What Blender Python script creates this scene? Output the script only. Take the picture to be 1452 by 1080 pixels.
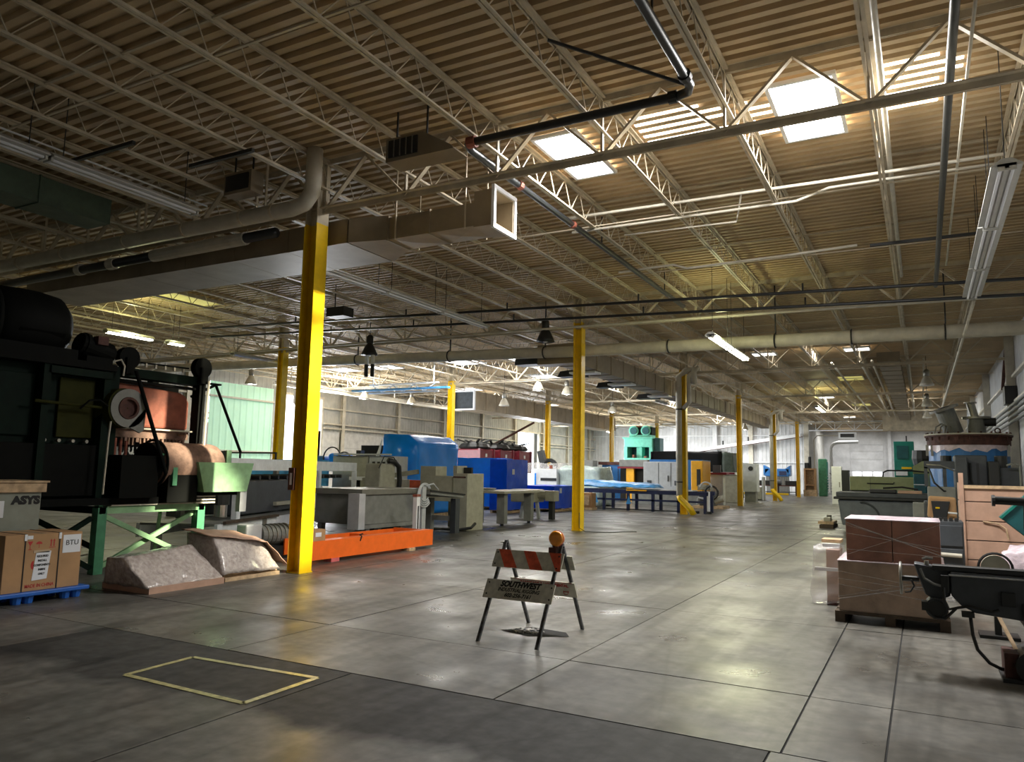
import bpy, math, random
from mathutils import Vector, Matrix, noise
random.seed(7)
for o in list(bpy.data.objects): bpy.data.objects.remove(o)
SC = bpy.context.scene
COL = SC.collection
V = Vector
PI = math.pi

# ---------------------------------------------------------------- camera
PITCH = math.atan(127/1065.0); ROLL = math.radians(1.1); YAW = math.radians(28.6)
fw = V((-math.sin(YAW)*math.cos(PITCH), math.cos(YAW)*math.cos(PITCH), math.sin(PITCH)))
r0 = V((math.cos(YAW), math.sin(YAW), 0)); u0 = r0.cross(fw)
R_ = r0*math.cos(ROLL) + u0*math.sin(ROLL); U_ = u0*math.cos(ROLL) - r0*math.sin(ROLL)
cam = bpy.data.cameras.new('camera'); co = bpy.data.objects.new('camera', cam); COL.objects.link(co)
mw = Matrix((R_, U_, -fw)).transposed().to_4x4(); mw.translation = V((0, 0, 1.6)); co.matrix_world = mw
cam.sensor_width = 36; cam.lens = 36*1065/1452.0; cam.clip_start = .05; cam.clip_end = 400
SC.camera = co
# ---------------------------------------------------------------- world, light, exposure
SC.view_settings.view_transform = 'Standard'; SC.view_settings.look = 'None'
SC.view_settings.gamma = 1; SC.view_settings.use_curve_mapping = False
SC.view_settings.exposure = 0.35
SC.cycles.use_denoising = True
SC.cycles.max_bounces = 8; SC.cycles.diffuse_bounces = 5; SC.cycles.glossy_bounces = 4; SC.cycles.transparent_max_bounces = 12
SC.cycles.sample_clamp_indirect = 6
w = bpy.data.worlds.new('daylight'); SC.world = w; w.use_nodes = True
bg = w.node_tree.nodes['Background']; bg.inputs[0].default_value = (.86, .93, 1, 1); bg.inputs[1].default_value = 3.0

def lamp(name, kind, loc, energy, col=(1, 1, 1), size=(1, 1), aim=None, spot=None, spread=None):
    l = bpy.data.lights.new(name, kind); l.energy = energy; l.color = col
    if kind == 'AREA':
        l.shape = 'RECTANGLE'; l.size, l.size_y = size
        if spread: l.spread = spread
    elif kind == 'SPOT': l.spot_size, l.spot_blend = spot; l.shadow_soft_size = size[0]
    elif kind == 'POINT': l.shadow_soft_size = size[0]
    o = bpy.data.objects.new(name, l); COL.objects.link(o); o.location = loc
    if aim: o.rotation_euler = (V(aim)-V(loc)).to_track_quat('-Z', 'Y').to_euler()
    return o
# daylight through the two open dock doors of the left wall and the far opening
lamp('daylight_door', 'AREA', (-29.5, 57.5, 2.5), 3000, (.93, .97, 1), (4.0, 4.6), (0, 57.5, 2.0))
lamp('daylight_door', 'AREA', (-29.5, 30.4, 2.7), 2000, (.95, .98, 1), (3.2, 5.0), (0, 30.4, 1.0))
# daylight falling through the skylights, then added fill lamps
for x, y, e in ((-4.5, 10.3, 170), (-1.1, 10.3, 280), (.2, 9.95, 90), (-2.8, 9.9, 90)):
    lamp('skylight_and_fill', 'AREA', (x, y, 6.40), e, (1, .98, .95), (.6, 1.2), (x, y, 0))
for x, y in ((-25, 29), (-18, 27.5), (-15, 29), (-14, 49), (-24, 49), (-5, 50), (-3.5, 30.6), (-14, 62), (-24, 40), (-14, 38), (-25, 62), (-5, 66), (0, 48)):
    lamp('skylight_and_fill', 'AREA', (x, y, 6.38), 230 if x < -6 else 120, (1, .98, .94), (1.6, 1.2), (x, y, 0))
for x, y, e in ((-6, 79, 300), (0, 79, 220), (-14, 67, 500), (-22, 67, 500)):  # fill lamps added to brighten the recess and far wall, no skylights above them
    lamp('skylight_and_fill', 'AREA', (x, y, 6.1), e, (1, .99, .97), (2.5, 2.5), (x, y, 0))
# a shaft of sun from the nearer skylight that strikes the first column
for z_, e_ in ((.9, 14000), (2.0, 20000), (3.2, 26000), (4.4, 9000)):
    lamp('skylight_sunbeam', 'SPOT', (-1.2, 10.2, 6.3), e_, (1, .92, .68), (.12, .12), (-8.3, 8.82, z_), spot=(math.radians(9.5), 1.0))

# ---------------------------------------------------------------- materials
MATS = {}
def mat(name, col, rough=.6, metal=0, var=.18, scale=5, bump=0, emit=None, spec=.5, alpha=None, trans=0, dirt=None, coat=0):
    if name in MATS: return MATS[name]
    m = bpy.data.materials.new(name); m.use_nodes = True; MATS[name] = m
    nt = m.node_tree; N = nt.nodes; L = nt.links; b = N['Principled BSDF']
    b.inputs['Base Color'].default_value = (*col, 1); b.inputs['Roughness'].default_value = rough
    b.inputs['Metallic'].default_value = metal; b.inputs['Specular IOR Level'].default_value = spec
    if coat: b.inputs['Coat Weight'].default_value = coat; b.inputs['Coat Roughness'].default_value = .15
    if emit: b.inputs['Emission Color'].default_value = (*col, 1); b.inputs['Emission Strength'].default_value = emit
    if alpha is not None: b.inputs['Alpha'].default_value = alpha
    if trans: b.inputs['Transmission Weight'].default_value = trans
    if var or bump or dirt:
        tc = N.new('ShaderNodeTexCoord'); n = N.new('ShaderNodeTexNoise')
        n.inputs['Scale'].default_value = scale; n.inputs['Detail'].default_value = 5; n.inputs['Roughness'].default_value = .6
        L.new(tc.outputs['Object'], n.inputs['Vector'])
        cr = N.new('ShaderNodeValToRGB'); cr.color_ramp.elements[0].position = .3; cr.color_ramp.elements[1].position = .7
        d = dirt or tuple(c*(1-var*1.6) for c in col)
        cr.color_ramp.elements[0].color = (*d, 1); cr.color_ramp.elements[1].color = (*[min(1, c*(1+var*.4)) for c in col], 1)
        L.new(n.outputs['Fac'], cr.inputs['Fac']); L.new(cr.outputs['Color'], b.inputs['Base Color'])
        if bump:
            bp = N.new('ShaderNodeBump'); bp.inputs['Strength'].default_value = bump; bp.inputs['Distance'].default_value = .02
            L.new(n.outputs['Fac'], bp.inputs['Height']); L.new(bp.outputs['Normal'], b.inputs['Normal'])
    return m

def concrete(name, base, dark, rough, band=False):
    m = bpy.data.materials.new(name); m.use_nodes = True; nt = m.node_tree; N = nt.nodes; L = nt.links; b = N['Principled BSDF']
    tc = N.new('ShaderNodeTexCoord')
    def noise_(scale, detail=6, vec=None, dist=0):
        n = N.new('ShaderNodeTexNoise'); n.inputs['Scale'].default_value = scale; n.inputs['Detail'].default_value = detail
        n.inputs['Distortion'].default_value = dist; L.new(vec or tc.outputs['Object'], n.inputs['Vector']); return n.outputs['Fac']
    def ramp(f, a, c, p0=.35, p1=.65):
        r = N.new('ShaderNodeValToRGB'); r.color_ramp.elements[0].position = p0; r.color_ramp.elements[1].position = p1
        r.color_ramp.elements[0].color = (*a, 1) if isinstance(a, tuple) else (a, a, a, 1)
        r.color_ramp.elements[1].color = (*c, 1) if isinstance(c, tuple) else (c, c, c, 1); L.new(f, r.inputs['Fac']); return r.outputs['Color']
    def mix(f, a, c, mode='MIX'):
        x = N.new('ShaderNodeMixRGB'); x.blend_type = mode
        if isinstance(f, float): x.inputs[0].default_value = f
        else: L.new(f, x.inputs[0])
        for i, q in ((1, a), (2, c)):
            if isinstance(q, tuple): x.inputs[i].default_value = (*q, 1)
            else: L.new(q, x.inputs[i])
        return x.outputs[0]
    big = ramp(noise_(.35, 6, dist=.6), dark, base, .38, .6)
    fine = ramp(noise_(9, 8), .60, 1.18, .3, .75)
    c = mix(1.0, big, fine, 'MULTIPLY')
    mp = N.new('ShaderNodeMapping'); mp.inputs['Scale'].default_value = (2.6, .22, 1); mp.inputs['Rotation'].default_value = (0, 0, math.radians(22))
    L.new(tc.outputs['Object'], mp.inputs['Vector'])
    st = ramp(noise_(1.6, 7, mp.outputs[0], .4), .62, 1.05, .38, .55)          # wheel tracks
    c = mix(.85, c, mix(1.0, c, st, 'MULTIPLY'))
    cr = N.new('ShaderNodeTexVoronoi'); cr.feature = 'DISTANCE_TO_EDGE'; cr.inputs['Scale'].default_value = .33
    wv = N.new('ShaderNodeMixRGB'); wv.inputs[0].default_value = .035; L.new(tc.outputs['Object'], wv.inputs[1])
    nn = N.new('ShaderNodeTexNoise'); nn.inputs['Scale'].default_value = 2.2; nn.inputs['Detail'].default_value = 6; L.new(tc.outputs['Object'], nn.inputs['Vector'])
    L.new(nn.outputs['Color'], wv.inputs[2]); L.new(wv.outputs[0], cr.inputs['Vector'])
    ck = ramp(cr.outputs['Distance'], .45, 1.0, .0, .006)
    c = mix(.35, c, mix(1.0, c, ck, 'MULTIPLY'))
    if band:                                                                    # dark patched strip of asphalt around the painted rectangle
        sp = N.new('ShaderNodeSeparateXYZ'); L.new(tc.outputs['Object'], sp.inputs[0])
        ad = N.new('ShaderNodeMath'); ad.operation = 'MULTIPLY_ADD'; L.new(noise_(1.5, 7), ad.inputs[0]); ad.inputs[1].default_value = 1.1; L.new(sp.outputs['Y'], ad.inputs[2])
        f = ramp(ad.outputs[0], 0.0, 1.0, .0, 1.0); 
        mr = N.new('ShaderNodeMapRange'); mr.inputs['From Min'].default_value = 4.05; mr.inputs['From Max'].default_value = 4.40
        L.new(ad.outputs[0], mr.inputs['Value'])
        c = mix(mr.outputs[0], c, mix(1.0, c, (.44, .44, .46), 'MULTIPLY'))
    L.new(c, b.inputs['Base Color'])
    rr = ramp(noise_(1.1, 6), rough-.06, rough+.22, .32, .66)
    if band:
        rr = mix(mr.outputs[0], rr, (.62, .62, .62)); ss = mix(mr.outputs[0], (.45, .45, .45), (.16, .16, .16)); L.new(ss, b.inputs['Specular IOR Level'])
    L.new(rr, b.inputs['Roughness'])
    bp = N.new('ShaderNodeBump'); bp.inputs['Strength'].default_value = .06; bp.inputs['Distance'].default_value = .01
    L.new(noise_(3.0, 2), bp.inputs['Height']); L.new(bp.outputs[0], b.inputs['Normal'])
    b.inputs['Specular IOR Level'].default_value = .45
    MATS[name] = m; return m

M_FLOOR = concrete('polished_concrete', (.168, .160, .138), (.088, .085, .077), .32)
M_FLOORN = concrete('worn_near_concrete', (.165, .162, .145), (.115, .114, .106), .30, band=True)
M_FLOORM = concrete('near_side_concrete', (.155, .152, .137), (.105, .104, .096), .30)
M_JOINT = mat('joint_filler', (.025, .025, .025), .9)
M_DECK = mat('deck_paint', (.60, .46, .28), .6, var=.22, scale=.6)
M_STEEL = mat('cream_steel', (.62, .54, .40), .5, var=.2, scale=3)
M_STEELW = mat('pale_steel', (.62, .58, .48), .45, var=.15, scale=3)
M_YEL = mat('yellow_paint', (.84, .54, .004), .3, var=.10, scale=6, coat=.1)
M_WALL = mat('white_siding', (.66, .67, .68), .5, var=.16, scale=1.2)
M_WALLG = mat('grey_siding', (.50, .50, .47), .5, var=.2, scale=1.0)
M_BLOCK = mat('painted_block', (.66, .66, .64), .7, var=.15, scale=3)
M_BLACKP = mat('black_pipe', (.02, .022, .025), .35, var=.1)
M_BLACK = mat('black_metal', (.015, .016, .016), .5, var=.1)
M_RUBBER = mat('black_rubber', (.01, .01, .01), .6, var=0)
M_DKGREEN = mat('dark_green_paint', (.0015, .011, .006), .6, var=.3, spec=.12)
M_SHADEBLK = mat('shade_black', (.0025, .003, .0025), .7, var=.2, spec=.12)  # black parts darkened further, the machine's deep shade is in this colour
M_GREEN = mat('green_paint', (.08, .30, .16), .45, var=.25)
M_LTGREEN = mat('light_green_paint', (.28, .50, .27), .5, var=.2)
M_OLIVE = mat('olive_paint', (.032, .034, .004), .7, var=.2, spec=.15)
M_RUST = mat('rusty_red', (.34, .10, .06), .7, var=.35, scale=4, bump=.3)
M_RUSTB = mat('rusty_brown', (.33, .20, .15), .8, var=.3, scale=9, bump=.4)
M_DKRUST = mat('dark_rust', (.10, .035, .025), .75, var=.4, scale=6, bump=.4)
M_ORANGE = mat('orange_paint', (.95, .16, .015), .4, var=.08)
M_BLUE = mat('blue_wrap', (.003, .27, 1.0), .28, var=.10, scale=2, coat=.1, spec=.35)
M_BLUE2 = mat('deep_blue_wrap', (.004, .085, .78), .3, var=.15, scale=2, coat=.1, spec=.35)
M_BLUEP = mat('blue_plastic', (.015, .12, .50), .45, var=.1)
M_LTBLUE = mat('light_blue_tarp', (.08, .36, .78), .35, var=.3, scale=3)
M_BLUEM = mat('blue_machine', (.03, .17, .46), .4, var=.15)
M_NAVY = mat('navy_steel', (.02, .03, .09), .4, var=.2)
M_GREY = mat('grey_machine', (.22, .225, .21), .5, var=.15)
M_DKGREY = mat('dark_grey_machine', (.055, .062, .07), .5, var=.2)
M_LTGREY = mat('light_grey_machine', (.52, .54, .56), .45, var=.1)
M_TUB = mat('slate_tub', (.12, .135, .15), .4, var=.2)
M_WHITE = mat('white_enamel', (.80, .82, .83), .4, var=.06)
M_WFRAME = mat('white_frame_paint', (.86, .90, .94), .5, var=.12)
M_BEIGE = mat('beige_machine', (.40, .39, .31), .5, var=.15)
M_SAGE = mat('sage_green_machine', (.42, .46, .22), .5, var=.12)
M_TEAL = mat('teal_paint', (.01, .22, .17), .45, var=.15)
M_TEALD = mat('dark_teal_paint', (.01, .10, .11), .5, var=.2)
M_AQUA = mat('aqua_press_paint', (.17, .62, .47), .45, var=.12)
M_YELM = mat('orange_yellow_panel', (.85, .42, .02), .45, var=.08)
M_CARD = mat('cardboard', (.46, .27, .13), .85, var=.12, scale=3)
M_CARD2 = mat('wrapped_cardboard', (.40, .28, .20), .25, var=.25, scale=4, bump=.3, coat=.6)
M_CARDP = mat('pink_brown_cardboard', (.50, .31, .22), .6, var=.12)
M_WOOD = mat('pale_wood', (.62, .44, .26), .7, var=.3, scale=8)
M_DKWOOD = mat('dark_wood', (.08, .055, .035), .8, var=.3, scale=8)
M_CRATEG = mat('crate_green_grey', (.28, .30, .25), .7, var=.12)
M_PAPER = mat('paper', (.78, .80, .84), .7, var=.04)
M_INK = mat('black_ink', (.012, .012, .012), .7, var=0)
M_REDINK = mat('red_ink', (.45, .03, .03), .7, var=0)
M_TAPE = mat('clear_tape', (.55, .42, .28), .2, var=.1)
M_FILM = mat('shrink_film', (.80, .78, .78), .12, var=0, alpha=.30, bump=0)
M_FILMD = mat('cloudy_film', (.56, .50, .46), .12, var=.3, scale=17, bump=1.0, coat=1.0, dirt=(.36, .30, .27))
M_FILMP = mat('pinkish_film', (.74, .62, .68), .2, var=.2, scale=6, bump=.8)
M_FILMG = mat('greenish_film', (.62, .74, .70), .2, var=.2, scale=5, bump=.8)
M_GAL = mat('galvanised', (.34, .33, .29), .38, metal=.6, var=.2, scale=2)
M_DUCT = mat('duct_sheet', (.30, .24, .16), .55, metal=0, var=.2, scale=1.5)
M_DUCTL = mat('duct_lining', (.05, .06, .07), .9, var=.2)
M_CHROME = mat('bright_metal', (.7, .7, .68), .25, metal=1, var=.05)
M_LENS = mat('amber_lens', (1.0, .33, .01), .2, var=.15, scale=20, spec=.8, coat=.6)
M_BWHITE = mat('barricade_white', (.66, .64, .53), .55, var=.2, scale=14)
M_BORANGE = mat('barricade_orange', (.80, .13, .06), .5, var=.25, scale=14)
M_ANGLE = mat('dark_angle_iron', (.17, .18, .19), .4, metal=.4, var=.5, scale=12)
M_DKRED = mat('dark_red_paint', (.20, .015, .03), .45, var=.2)
M_SKY = mat('skylight_pane', (1, .98, .96), .5, var=0, emit=14)
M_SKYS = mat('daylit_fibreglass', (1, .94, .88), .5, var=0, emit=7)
M_SKYF = mat('far_skylight_pane', (1, .97, .92), .5, var=0, emit=5)
M_TUBE = mat('lit_tube', (1, 1, .82), .5, var=0, emit=14)
M_BULB = mat('lit_bulb', (1, 1, .97), .5, var=0, emit=8)
M_PANE = mat('daylit_pane', (.95, .98, 1), .4, var=0, emit=1.6)
M_GREENP = mat('daylit_green_sheet', (.52, .84, .64), .5, var=.12, scale=.5, emit=.18)
M_YEMIT = mat('yellowed_fibreglass', (.80, .72, .22), .6, var=.2, emit=.38)
M_TARPB = mat('black_tarp', (.003, .0035, .004), .5, var=.3, bump=.4, spec=.15)
M_TARPG = mat('dark_green_tarp', (.05, .07, .055), .5, var=.3)
M_SPALL = mat('broken_concrete', (.5, .48, .45), .9, var=.5, scale=20, bump=.8)
M_LINE = mat('worn_line_paint', (.56, .52, .24), .3, var=.4, scale=14)  # yellow-white paint made yellower to imitate the yellow column's reflection
M_FIXT = mat('fixture_enamel', (.55, .55, .52), .4, var=.08)
M_INSUL = mat('insulation_cloth', (.62, .60, .58), .6, var=.15, bump=.5)
M_PINK = mat('pink_block', (.7, .15, .15), .6)

# ---------------------------------------------------------------- helpers
ORG = {}
class MB:
    def __init__(s): s.v = []; s.f = []
    def add(s, vs, fs):
        n = len(s.v); s.v += [V(q) for q in vs]; s.f += [tuple(n+i for i in f) for f in fs]; return s
    def box(s, x0, x1, y0, y1, z0, z1):
        vs = [(x, y, z) for z in (z0, z1) for y in (y0, y1) for x in (x0, x1)]
        return s.add(vs, [(0, 2, 3, 1), (4, 5, 7, 6), (0, 1, 5, 4), (2, 6, 7, 3), (0, 4, 6, 2), (1, 3, 7, 5)])
    def bar(s, p, q, w, h=None, up=(0, 0, 1)):
        p, q = V(p), V(q); h = h or w; d = (q-p).normalized(); up = V(up)
        if abs(d.dot(up)) > .98: up = V((1, 0, 0)) if abs(d.x) < .9 else V((0, 1, 0))
        a = d.cross(up).normalized()*w/2; b = a.cross(d).normalized()*h/2
        vs = [p-a-b, p+a-b, p+a+b, p-a+b, q-a-b, q+a-b, q+a+b, q-a+b]
        return s.add(vs, [(0, 3, 2, 1), (4, 5, 6, 7), (0, 1, 5, 4), (1, 2, 6, 5), (2, 3, 7, 6), (3, 0, 4, 7)])
    def tube(s, pts, r, n=8, r2=None):
        pts = [V(p) for p in pts]; ln = len(pts); rings = []; base = len(s.v); ref = None
        for i, p in enumerate(pts):
            t = (pts[min(i+1, ln-1)]-pts[max(i-1, 0)]).normalized()
            if ref is None: ref = V((0, 0, 1)) if abs(t.z) < .9 else V((1, 0, 0))
            a = t.cross(ref)
            if a.length < 1e-4: a = t.cross(V((0, 1, 0)))
            a.normalize(); b = a.cross(t).normalized(); ref = b
            rr = r if r2 is None else r+(r2-r)*i/(ln-1)
            if isinstance(rr, float) or isinstance(rr, int): pass
            s.v += [p+a*math.cos(2*PI*k/n)*rr+b*math.sin(2*PI*k/n)*rr for k in range(n)]
        for i in range(ln-1):
            for k in range(n):
                s.f.append((base+i*n+k, base+i*n+(k+1) % n, base+(i+1)*n+(k+1) % n, base+(i+1)*n+k))
        s.f.append(tuple(base+k for k in reversed(range(n)))); s.f.append(tuple(base+(ln-1)*n+k for k in range(n)))
        return s
    def cyl(s, p, q, r, n=16, r2=None): return s.tube([p, q], r, n, r2)
    def prism(s, poly, vec):
        vec = V(vec); n = len(poly); vs = [V(p) for p in poly]+[V(p)+vec for p in poly]
        return s.add(vs, [tuple(reversed(range(n))), tuple(range(n, 2*n))]+[(i, (i+1) % n, n+(i+1) % n, n+i) for i in range(n)])
    def lathe(s, prof, c, n=20, ax='z', caps=True):
        c = V(c); base = len(s.v)
        for (r, h) in prof:
            for k in range(n):
                a = 2*PI*k/n; u, w_ = r*math.cos(a), r*math.sin(a)
                s.v.append(c+(V((u, w_, h)) if ax == 'z' else V((h, u, w_)) if ax == 'x' else V((w_, h, u))))
        for i in range(len(prof)-1):
            for k in range(n): s.f.append((base+i*n+k, base+i*n+(k+1) % n, base+(i+1)*n+(k+1) % n, base+(i+1)*n+k))
        if caps: s.f.append(tuple(base+k for k in reversed(range(n)))); s.f.append(tuple(base+(len(prof)-1)*n+k for k in range(n)))
        return s
    def ring(s, c, R, r, ax='x', n=20, a0=0, a1=2*PI):
        c = V(c); pts = []
        for k in range(n+1):
            a = a0+(a1-a0)*k/n; u, w_ = R*math.cos(a), R*math.sin(a)
            pts.append(c+(V((0, u, w_)) if ax == 'x' else V((u, 0, w_)) if ax == 'y' else V((u, w_, 0))))
        return s.tube(pts, r, 6)
    def make(s, name, m, parent=None, bev=0, smooth=False, local=False, sub=0):
        org = V((0, 0, 0)) if (parent is None or local) else ORG[parent.name]
        me = bpy.data.meshes.new(name); me.from_pydata([tuple(p-org) for p in s.v], [], s.f)
        o = bpy.data.objects.new(name, me); COL.objects.link(o)
        for mm in (m if isinstance(m, (list, tuple)) else [m]): me.materials.append(mm)
        if parent: o.parent = parent
        ORG[o.name] = org
        if smooth: me.shade_smooth()
        if bev: md = o.modifiers.new('bevel', 'BEVEL'); md.width = bev; md.segments = 2; md.limit_method = 'ANGLE'
        if sub: md = o.modifiers.new('subsurf', 'SUBSURF'); md.levels = md.render_levels = sub
        return o
    # crumpled skin: subdivide each face grid-wise and push points about
    def crumple(s, step, amp, sc=3.0, seed=0):
        import bmesh
        bm = bmesh.new(); vs = [bm.verts.new(p) for p in s.v]
        for f in s.f: bm.faces.new([vs[i] for i in f])
        bmesh.ops.remove_doubles(bm, verts=bm.verts, dist=1e-4)
        for _ in range(7):
            es = [e for e in bm.edges if e.calc_length() > step]
            if not es: break
            bmesh.ops.subdivide_edges(bm, edges=es, cuts=1, use_grid_fill=True)
        bmesh.ops.triangulate(bm, faces=[f for f in bm.faces if len(f.verts) > 4])
        bm.normal_update()
        for v_ in bm.verts:
            n = noise.noise_vector((v_.co+V((seed*7.1, 0, 0)))*sc)
            m_ = noise.noise_vector((v_.co+V((seed*3.1, 5, 0)))*sc*3.1)
            v_.co += (n+m_*.4)*amp
        bm.verts.index_update(); s.v = [v_.co.copy() for v_ in bm.verts]; s.f = [tuple(q.index for q in f.verts) for f in bm.faces]; bm.free()
        return s

def tag(o, label, cat, group=None, kind=None):
    if label: o['label'] = label
    if cat: o['category'] = cat
    if group: o['group'] = group
    if kind: o['kind'] = kind
    return o
def thing(name, label, cat, loc=(0, 0, 0), rz=0, group=None):
    o = bpy.data.objects.new(name, None); COL.objects.link(o); o.location = loc; o.rotation_euler = (0, 0, rz)
    o.empty_display_size = .1; ORG[o.name] = V(loc); return tag(o, label, cat, group)
def struct(o): o['kind'] = 'structure'; return o
def dup(root, loc, label=None):
    r = root.copy(); COL.objects.link(r); r.location = loc; ORG[r.name] = V(loc)
    if label: r['label'] = label
    for ch in list(root.children):
        c = ch.copy(); COL.objects.link(c); c.parent = r
        for g in ch.children:
            d = g.copy(); COL.objects.link(d); d.parent = c
    return r
def prims(ps):
    m = MB()
    for p in ps: getattr(m, p[0])(*p[1:])
    return m
def B(*a): return ('box',)+a
def build(name, label, cat, parts, group=None, loc=None):
    """parts: (name, material, prims, [options dict], [sub-parts])"""
    ms = [(q, prims(q[2])) for q in parts]
    if loc is None:
        vs = [p for _, m in ms for p in m.v]
        loc = (sum(p.x for p in vs)/len(vs), sum(p.y for p in vs)/len(vs), min(p.z for p in vs))
    t = thing(name, label, cat, loc, group=group)
    for q, m in ms:
        opt = q[3] if len(q) > 3 and isinstance(q[3], dict) else {}
        if 'crumple' in opt: m.crumple(*opt['crumple'])
        o = m.make(q[0], q[1], t, bev=opt.get('bev', 0), smooth=opt.get('smooth', False))
        if 'label' in opt: o['label'] = opt['label']
        if 'kind' in opt: o['kind'] = opt['kind']
        for sq in opt.get('sub', []):
            so = prims(sq[2]).make(sq[0], sq[1], o, smooth=len(sq) > 3)
    return t
def single(name, label, cat, m, ps, group=None, **k):
    mb = prims(ps) if isinstance(ps, list) else ps
    return tag(mb.make(name, m, **k), label, cat, group)
def text(name, s, size, org, right, up, m, parent, shear=0, bold=0, sx=1):
    cu = bpy.data.curves.new(name, 'FONT'); cu.body = s; cu.size = size; cu.shear = shear; cu.offset = bold; cu.extrude = .0008
    cu.align_x = 'CENTER'; cu.align_y = 'CENTER'; cu.resolution_u = 3
    tmp = bpy.data.objects.new('tmp', cu); COL.objects.link(tmp)
    me = bpy.data.meshes.new_from_object(tmp.evaluated_get(bpy.context.evaluated_depsgraph_get())); bpy.data.objects.remove(tmp)
    o = bpy.data.objects.new(name, me); me.name = name; COL.objects.link(o); me.materials.clear(); me.materials.append(m); o.parent = parent
    r = V(right).normalized(); u = V(up).normalized(); n = r.cross(u)
    mx = Matrix((r*sx, u, n)).transposed().to_4x4(); mx.translation = V(org)-ORG[parent.name]; o.matrix_local = mx
    ORG[o.name] = ORG[parent.name]; return o
ORD = ['foremost', 'second', 'third', 'fourth', 'fifth', 'sixth', 'seventh', 'eighth', 'ninth', 'tenth', 'eleventh', 'twelfth', 'thirteenth', 'fourteenth', 'fifteenth', 'sixteenth', 'seventeenth']

# ================================================================ SETTING
XW, XE, YF, YB, YR, ZD = -29.7, 2.9, -3.2, 72.3, 84.0, 6.5
BAYS = [8.75+10.6*k for k in range(6)]
# floor: base with recessed joints, concrete slabs as pieces
fl = struct(MB().box(XW, XE, YF, YR, -.2, -.012).make('floor', M_JOINT))
gx = [XW, -26.8, -24.1, -21.4, -18.8, -16.1, -13.4, -10.8, -8.1, -5.4, -2.72, -.79, -.25, XE]
gy = [YF, -.8, 1.9, 4.8, 6.1, 8.95, 11.8, 14.7, 17.6, 20.5, 23.6, 27, 31, 36, 42, 50, 60, YB]
def slab(x0, x1, y0, y1, m):
    g = .007; z = random.uniform(-.003, 0)
    o = MB().box(x0+g, x1-g, y0+g, y1-g, -.012, z).make('slab', m, fl)
for j in range(len(gy)-1):
    xs = gx if gy[j] >= 4.7 else [XW, -21.4, -18.8, -16.1, -13.4, -10.3, -7.1, -4.0, -.85, XE]
    for i in range(len(xs)-1): slab(xs[i], xs[i+1], gy[j], gy[j+1], M_FLOOR if gy[j] >= 4.7 else M_FLOORN if -7.2 < xs[i] < -1 else M_FLOORM)
slab(-8.9, XE, YB, YR, M_FLOOR)
# ceiling: corrugated roof deck
def deck(x0, x1, y0, y1, z=ZD, pitch=.2, depth=.07):
    prof = []; y = y0
    while y < y1-1e-6:
        for dy, dz in ((0, 0), (.45, 0), (.55, 1), (.95, 1)): prof.append((min(y+dy*pitch, y1), z+dz*depth))
        y += pitch
    prof.append((y1, z))
    vs = []; fs = []
    for (yy, zz) in prof: vs += [(x0, yy, zz), (x1, yy, zz)]
    for i in range(len(prof)-1): fs.append((2*i, 2*i+1, 2*i+3, 2*i+2))
    return vs, fs
cm = MB()
cm.add(*deck(XW, XE, YF, YB))
cm.box(XW, XE, YF, YB, 6.75, 6.8)
ceil = struct(cm.make('ceiling', M_DECK))
struct(MB().add(*deck(-8.9, XE, YB, YR, z=6.2)).box(-8.9, XE, YB, YR, 6.45, 6.5).make('ceiling_recess', M_DECK))
# walls: corrugated siding, girts and wall columns
def siding(axis, c, a0, a1, z0, z1, sgn, pitch=.3, d=.018):
    vs = []; fs = []; a = a0; prof = []
    while a < a1-1e-6:
        for da, dd in ((0, 0), (.6, 0), (.7, 1), (.9, 1)): prof.append((min(a+da*pitch, a1), dd*d))
        a += pitch
    prof.append((a1, 0))
    for (q, dd) in prof:
        for z in (z0, z1): vs.append((c+sgn*dd, q, z) if axis == 'x' else (q, c+sgn*dd, z))
    for i in range(len(prof)-1): fs.append((2*i, 2*i+2, 2*i+3, 2*i+1))
    return vs, fs
wl = MB()
for a0, a1, z0, z1 in ((YF, 24.4, 3.6, 6.6), (24.4, 28.4, 5.6, 6.6), (28.4, 28.8, 3.6, 6.6), (28.8, 32.0, 5.4, 6.6), (32.0, 55.5, 3.6, 6.6), (55.5, 59.5, 4.85, 6.6), (59.5, YB, 0, 6.6), (44, 55.5, 0, 3.6)):
    wl.add(*siding('x', XW, a0, a1, z0, z1, 1))
wl.box(XW-.5, XW-.4, YF, 24.4, 0, 6.6); wl.box(XW-.5, XW-.4, 32, 55.5, 0, 6.6); wl.box(XW-.5, XW-.4, 59.5, YB, 0, 6.6)
wall_left = struct(wl.make('wall_left', M_WALLG))
bw = MB()
for a0, a1 in ((YF, 24.4), (28.4, 28.8), (32.0, 44.0)): bw.box(XW-.1, XW+.06, a0, a1, 0, 3.6)
bw.make('block_base', M_BLOCK, wall_left)
bw = MB()
for z in (.9, 1.8, 2.7, 3.55): bw.box(XW+.06, XW+.067, 32.0, 44, z, z+.025)
bw.make('block_course', M_WALLG, wall_left)
for y in [23.1, 33.7, 39.0, 44.3, 49.6, 54.9, 60.2, 65.5, 70.8]:
    c = MB().box(XW+.04, XW+.06, y-.12, y+.12, 0, 6.4).box(XW+.22, XW+.24, y-.12, y+.12, 0, 6.4).box(XW+.06, XW+.22, y-.01, y+.01, 0, 6.4).make('wall_post', M_STEELW, wall_left)
for z in (3.75, 4.0, 4.87):
    for a0, a1 in ((YF, 24.3), (32.1, 55.3), (59.7, YB)): MB().box(XW+.04, XW+.2, a0, a1, z, z+.08).make('girt', M_STEELW, wall_left)
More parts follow.
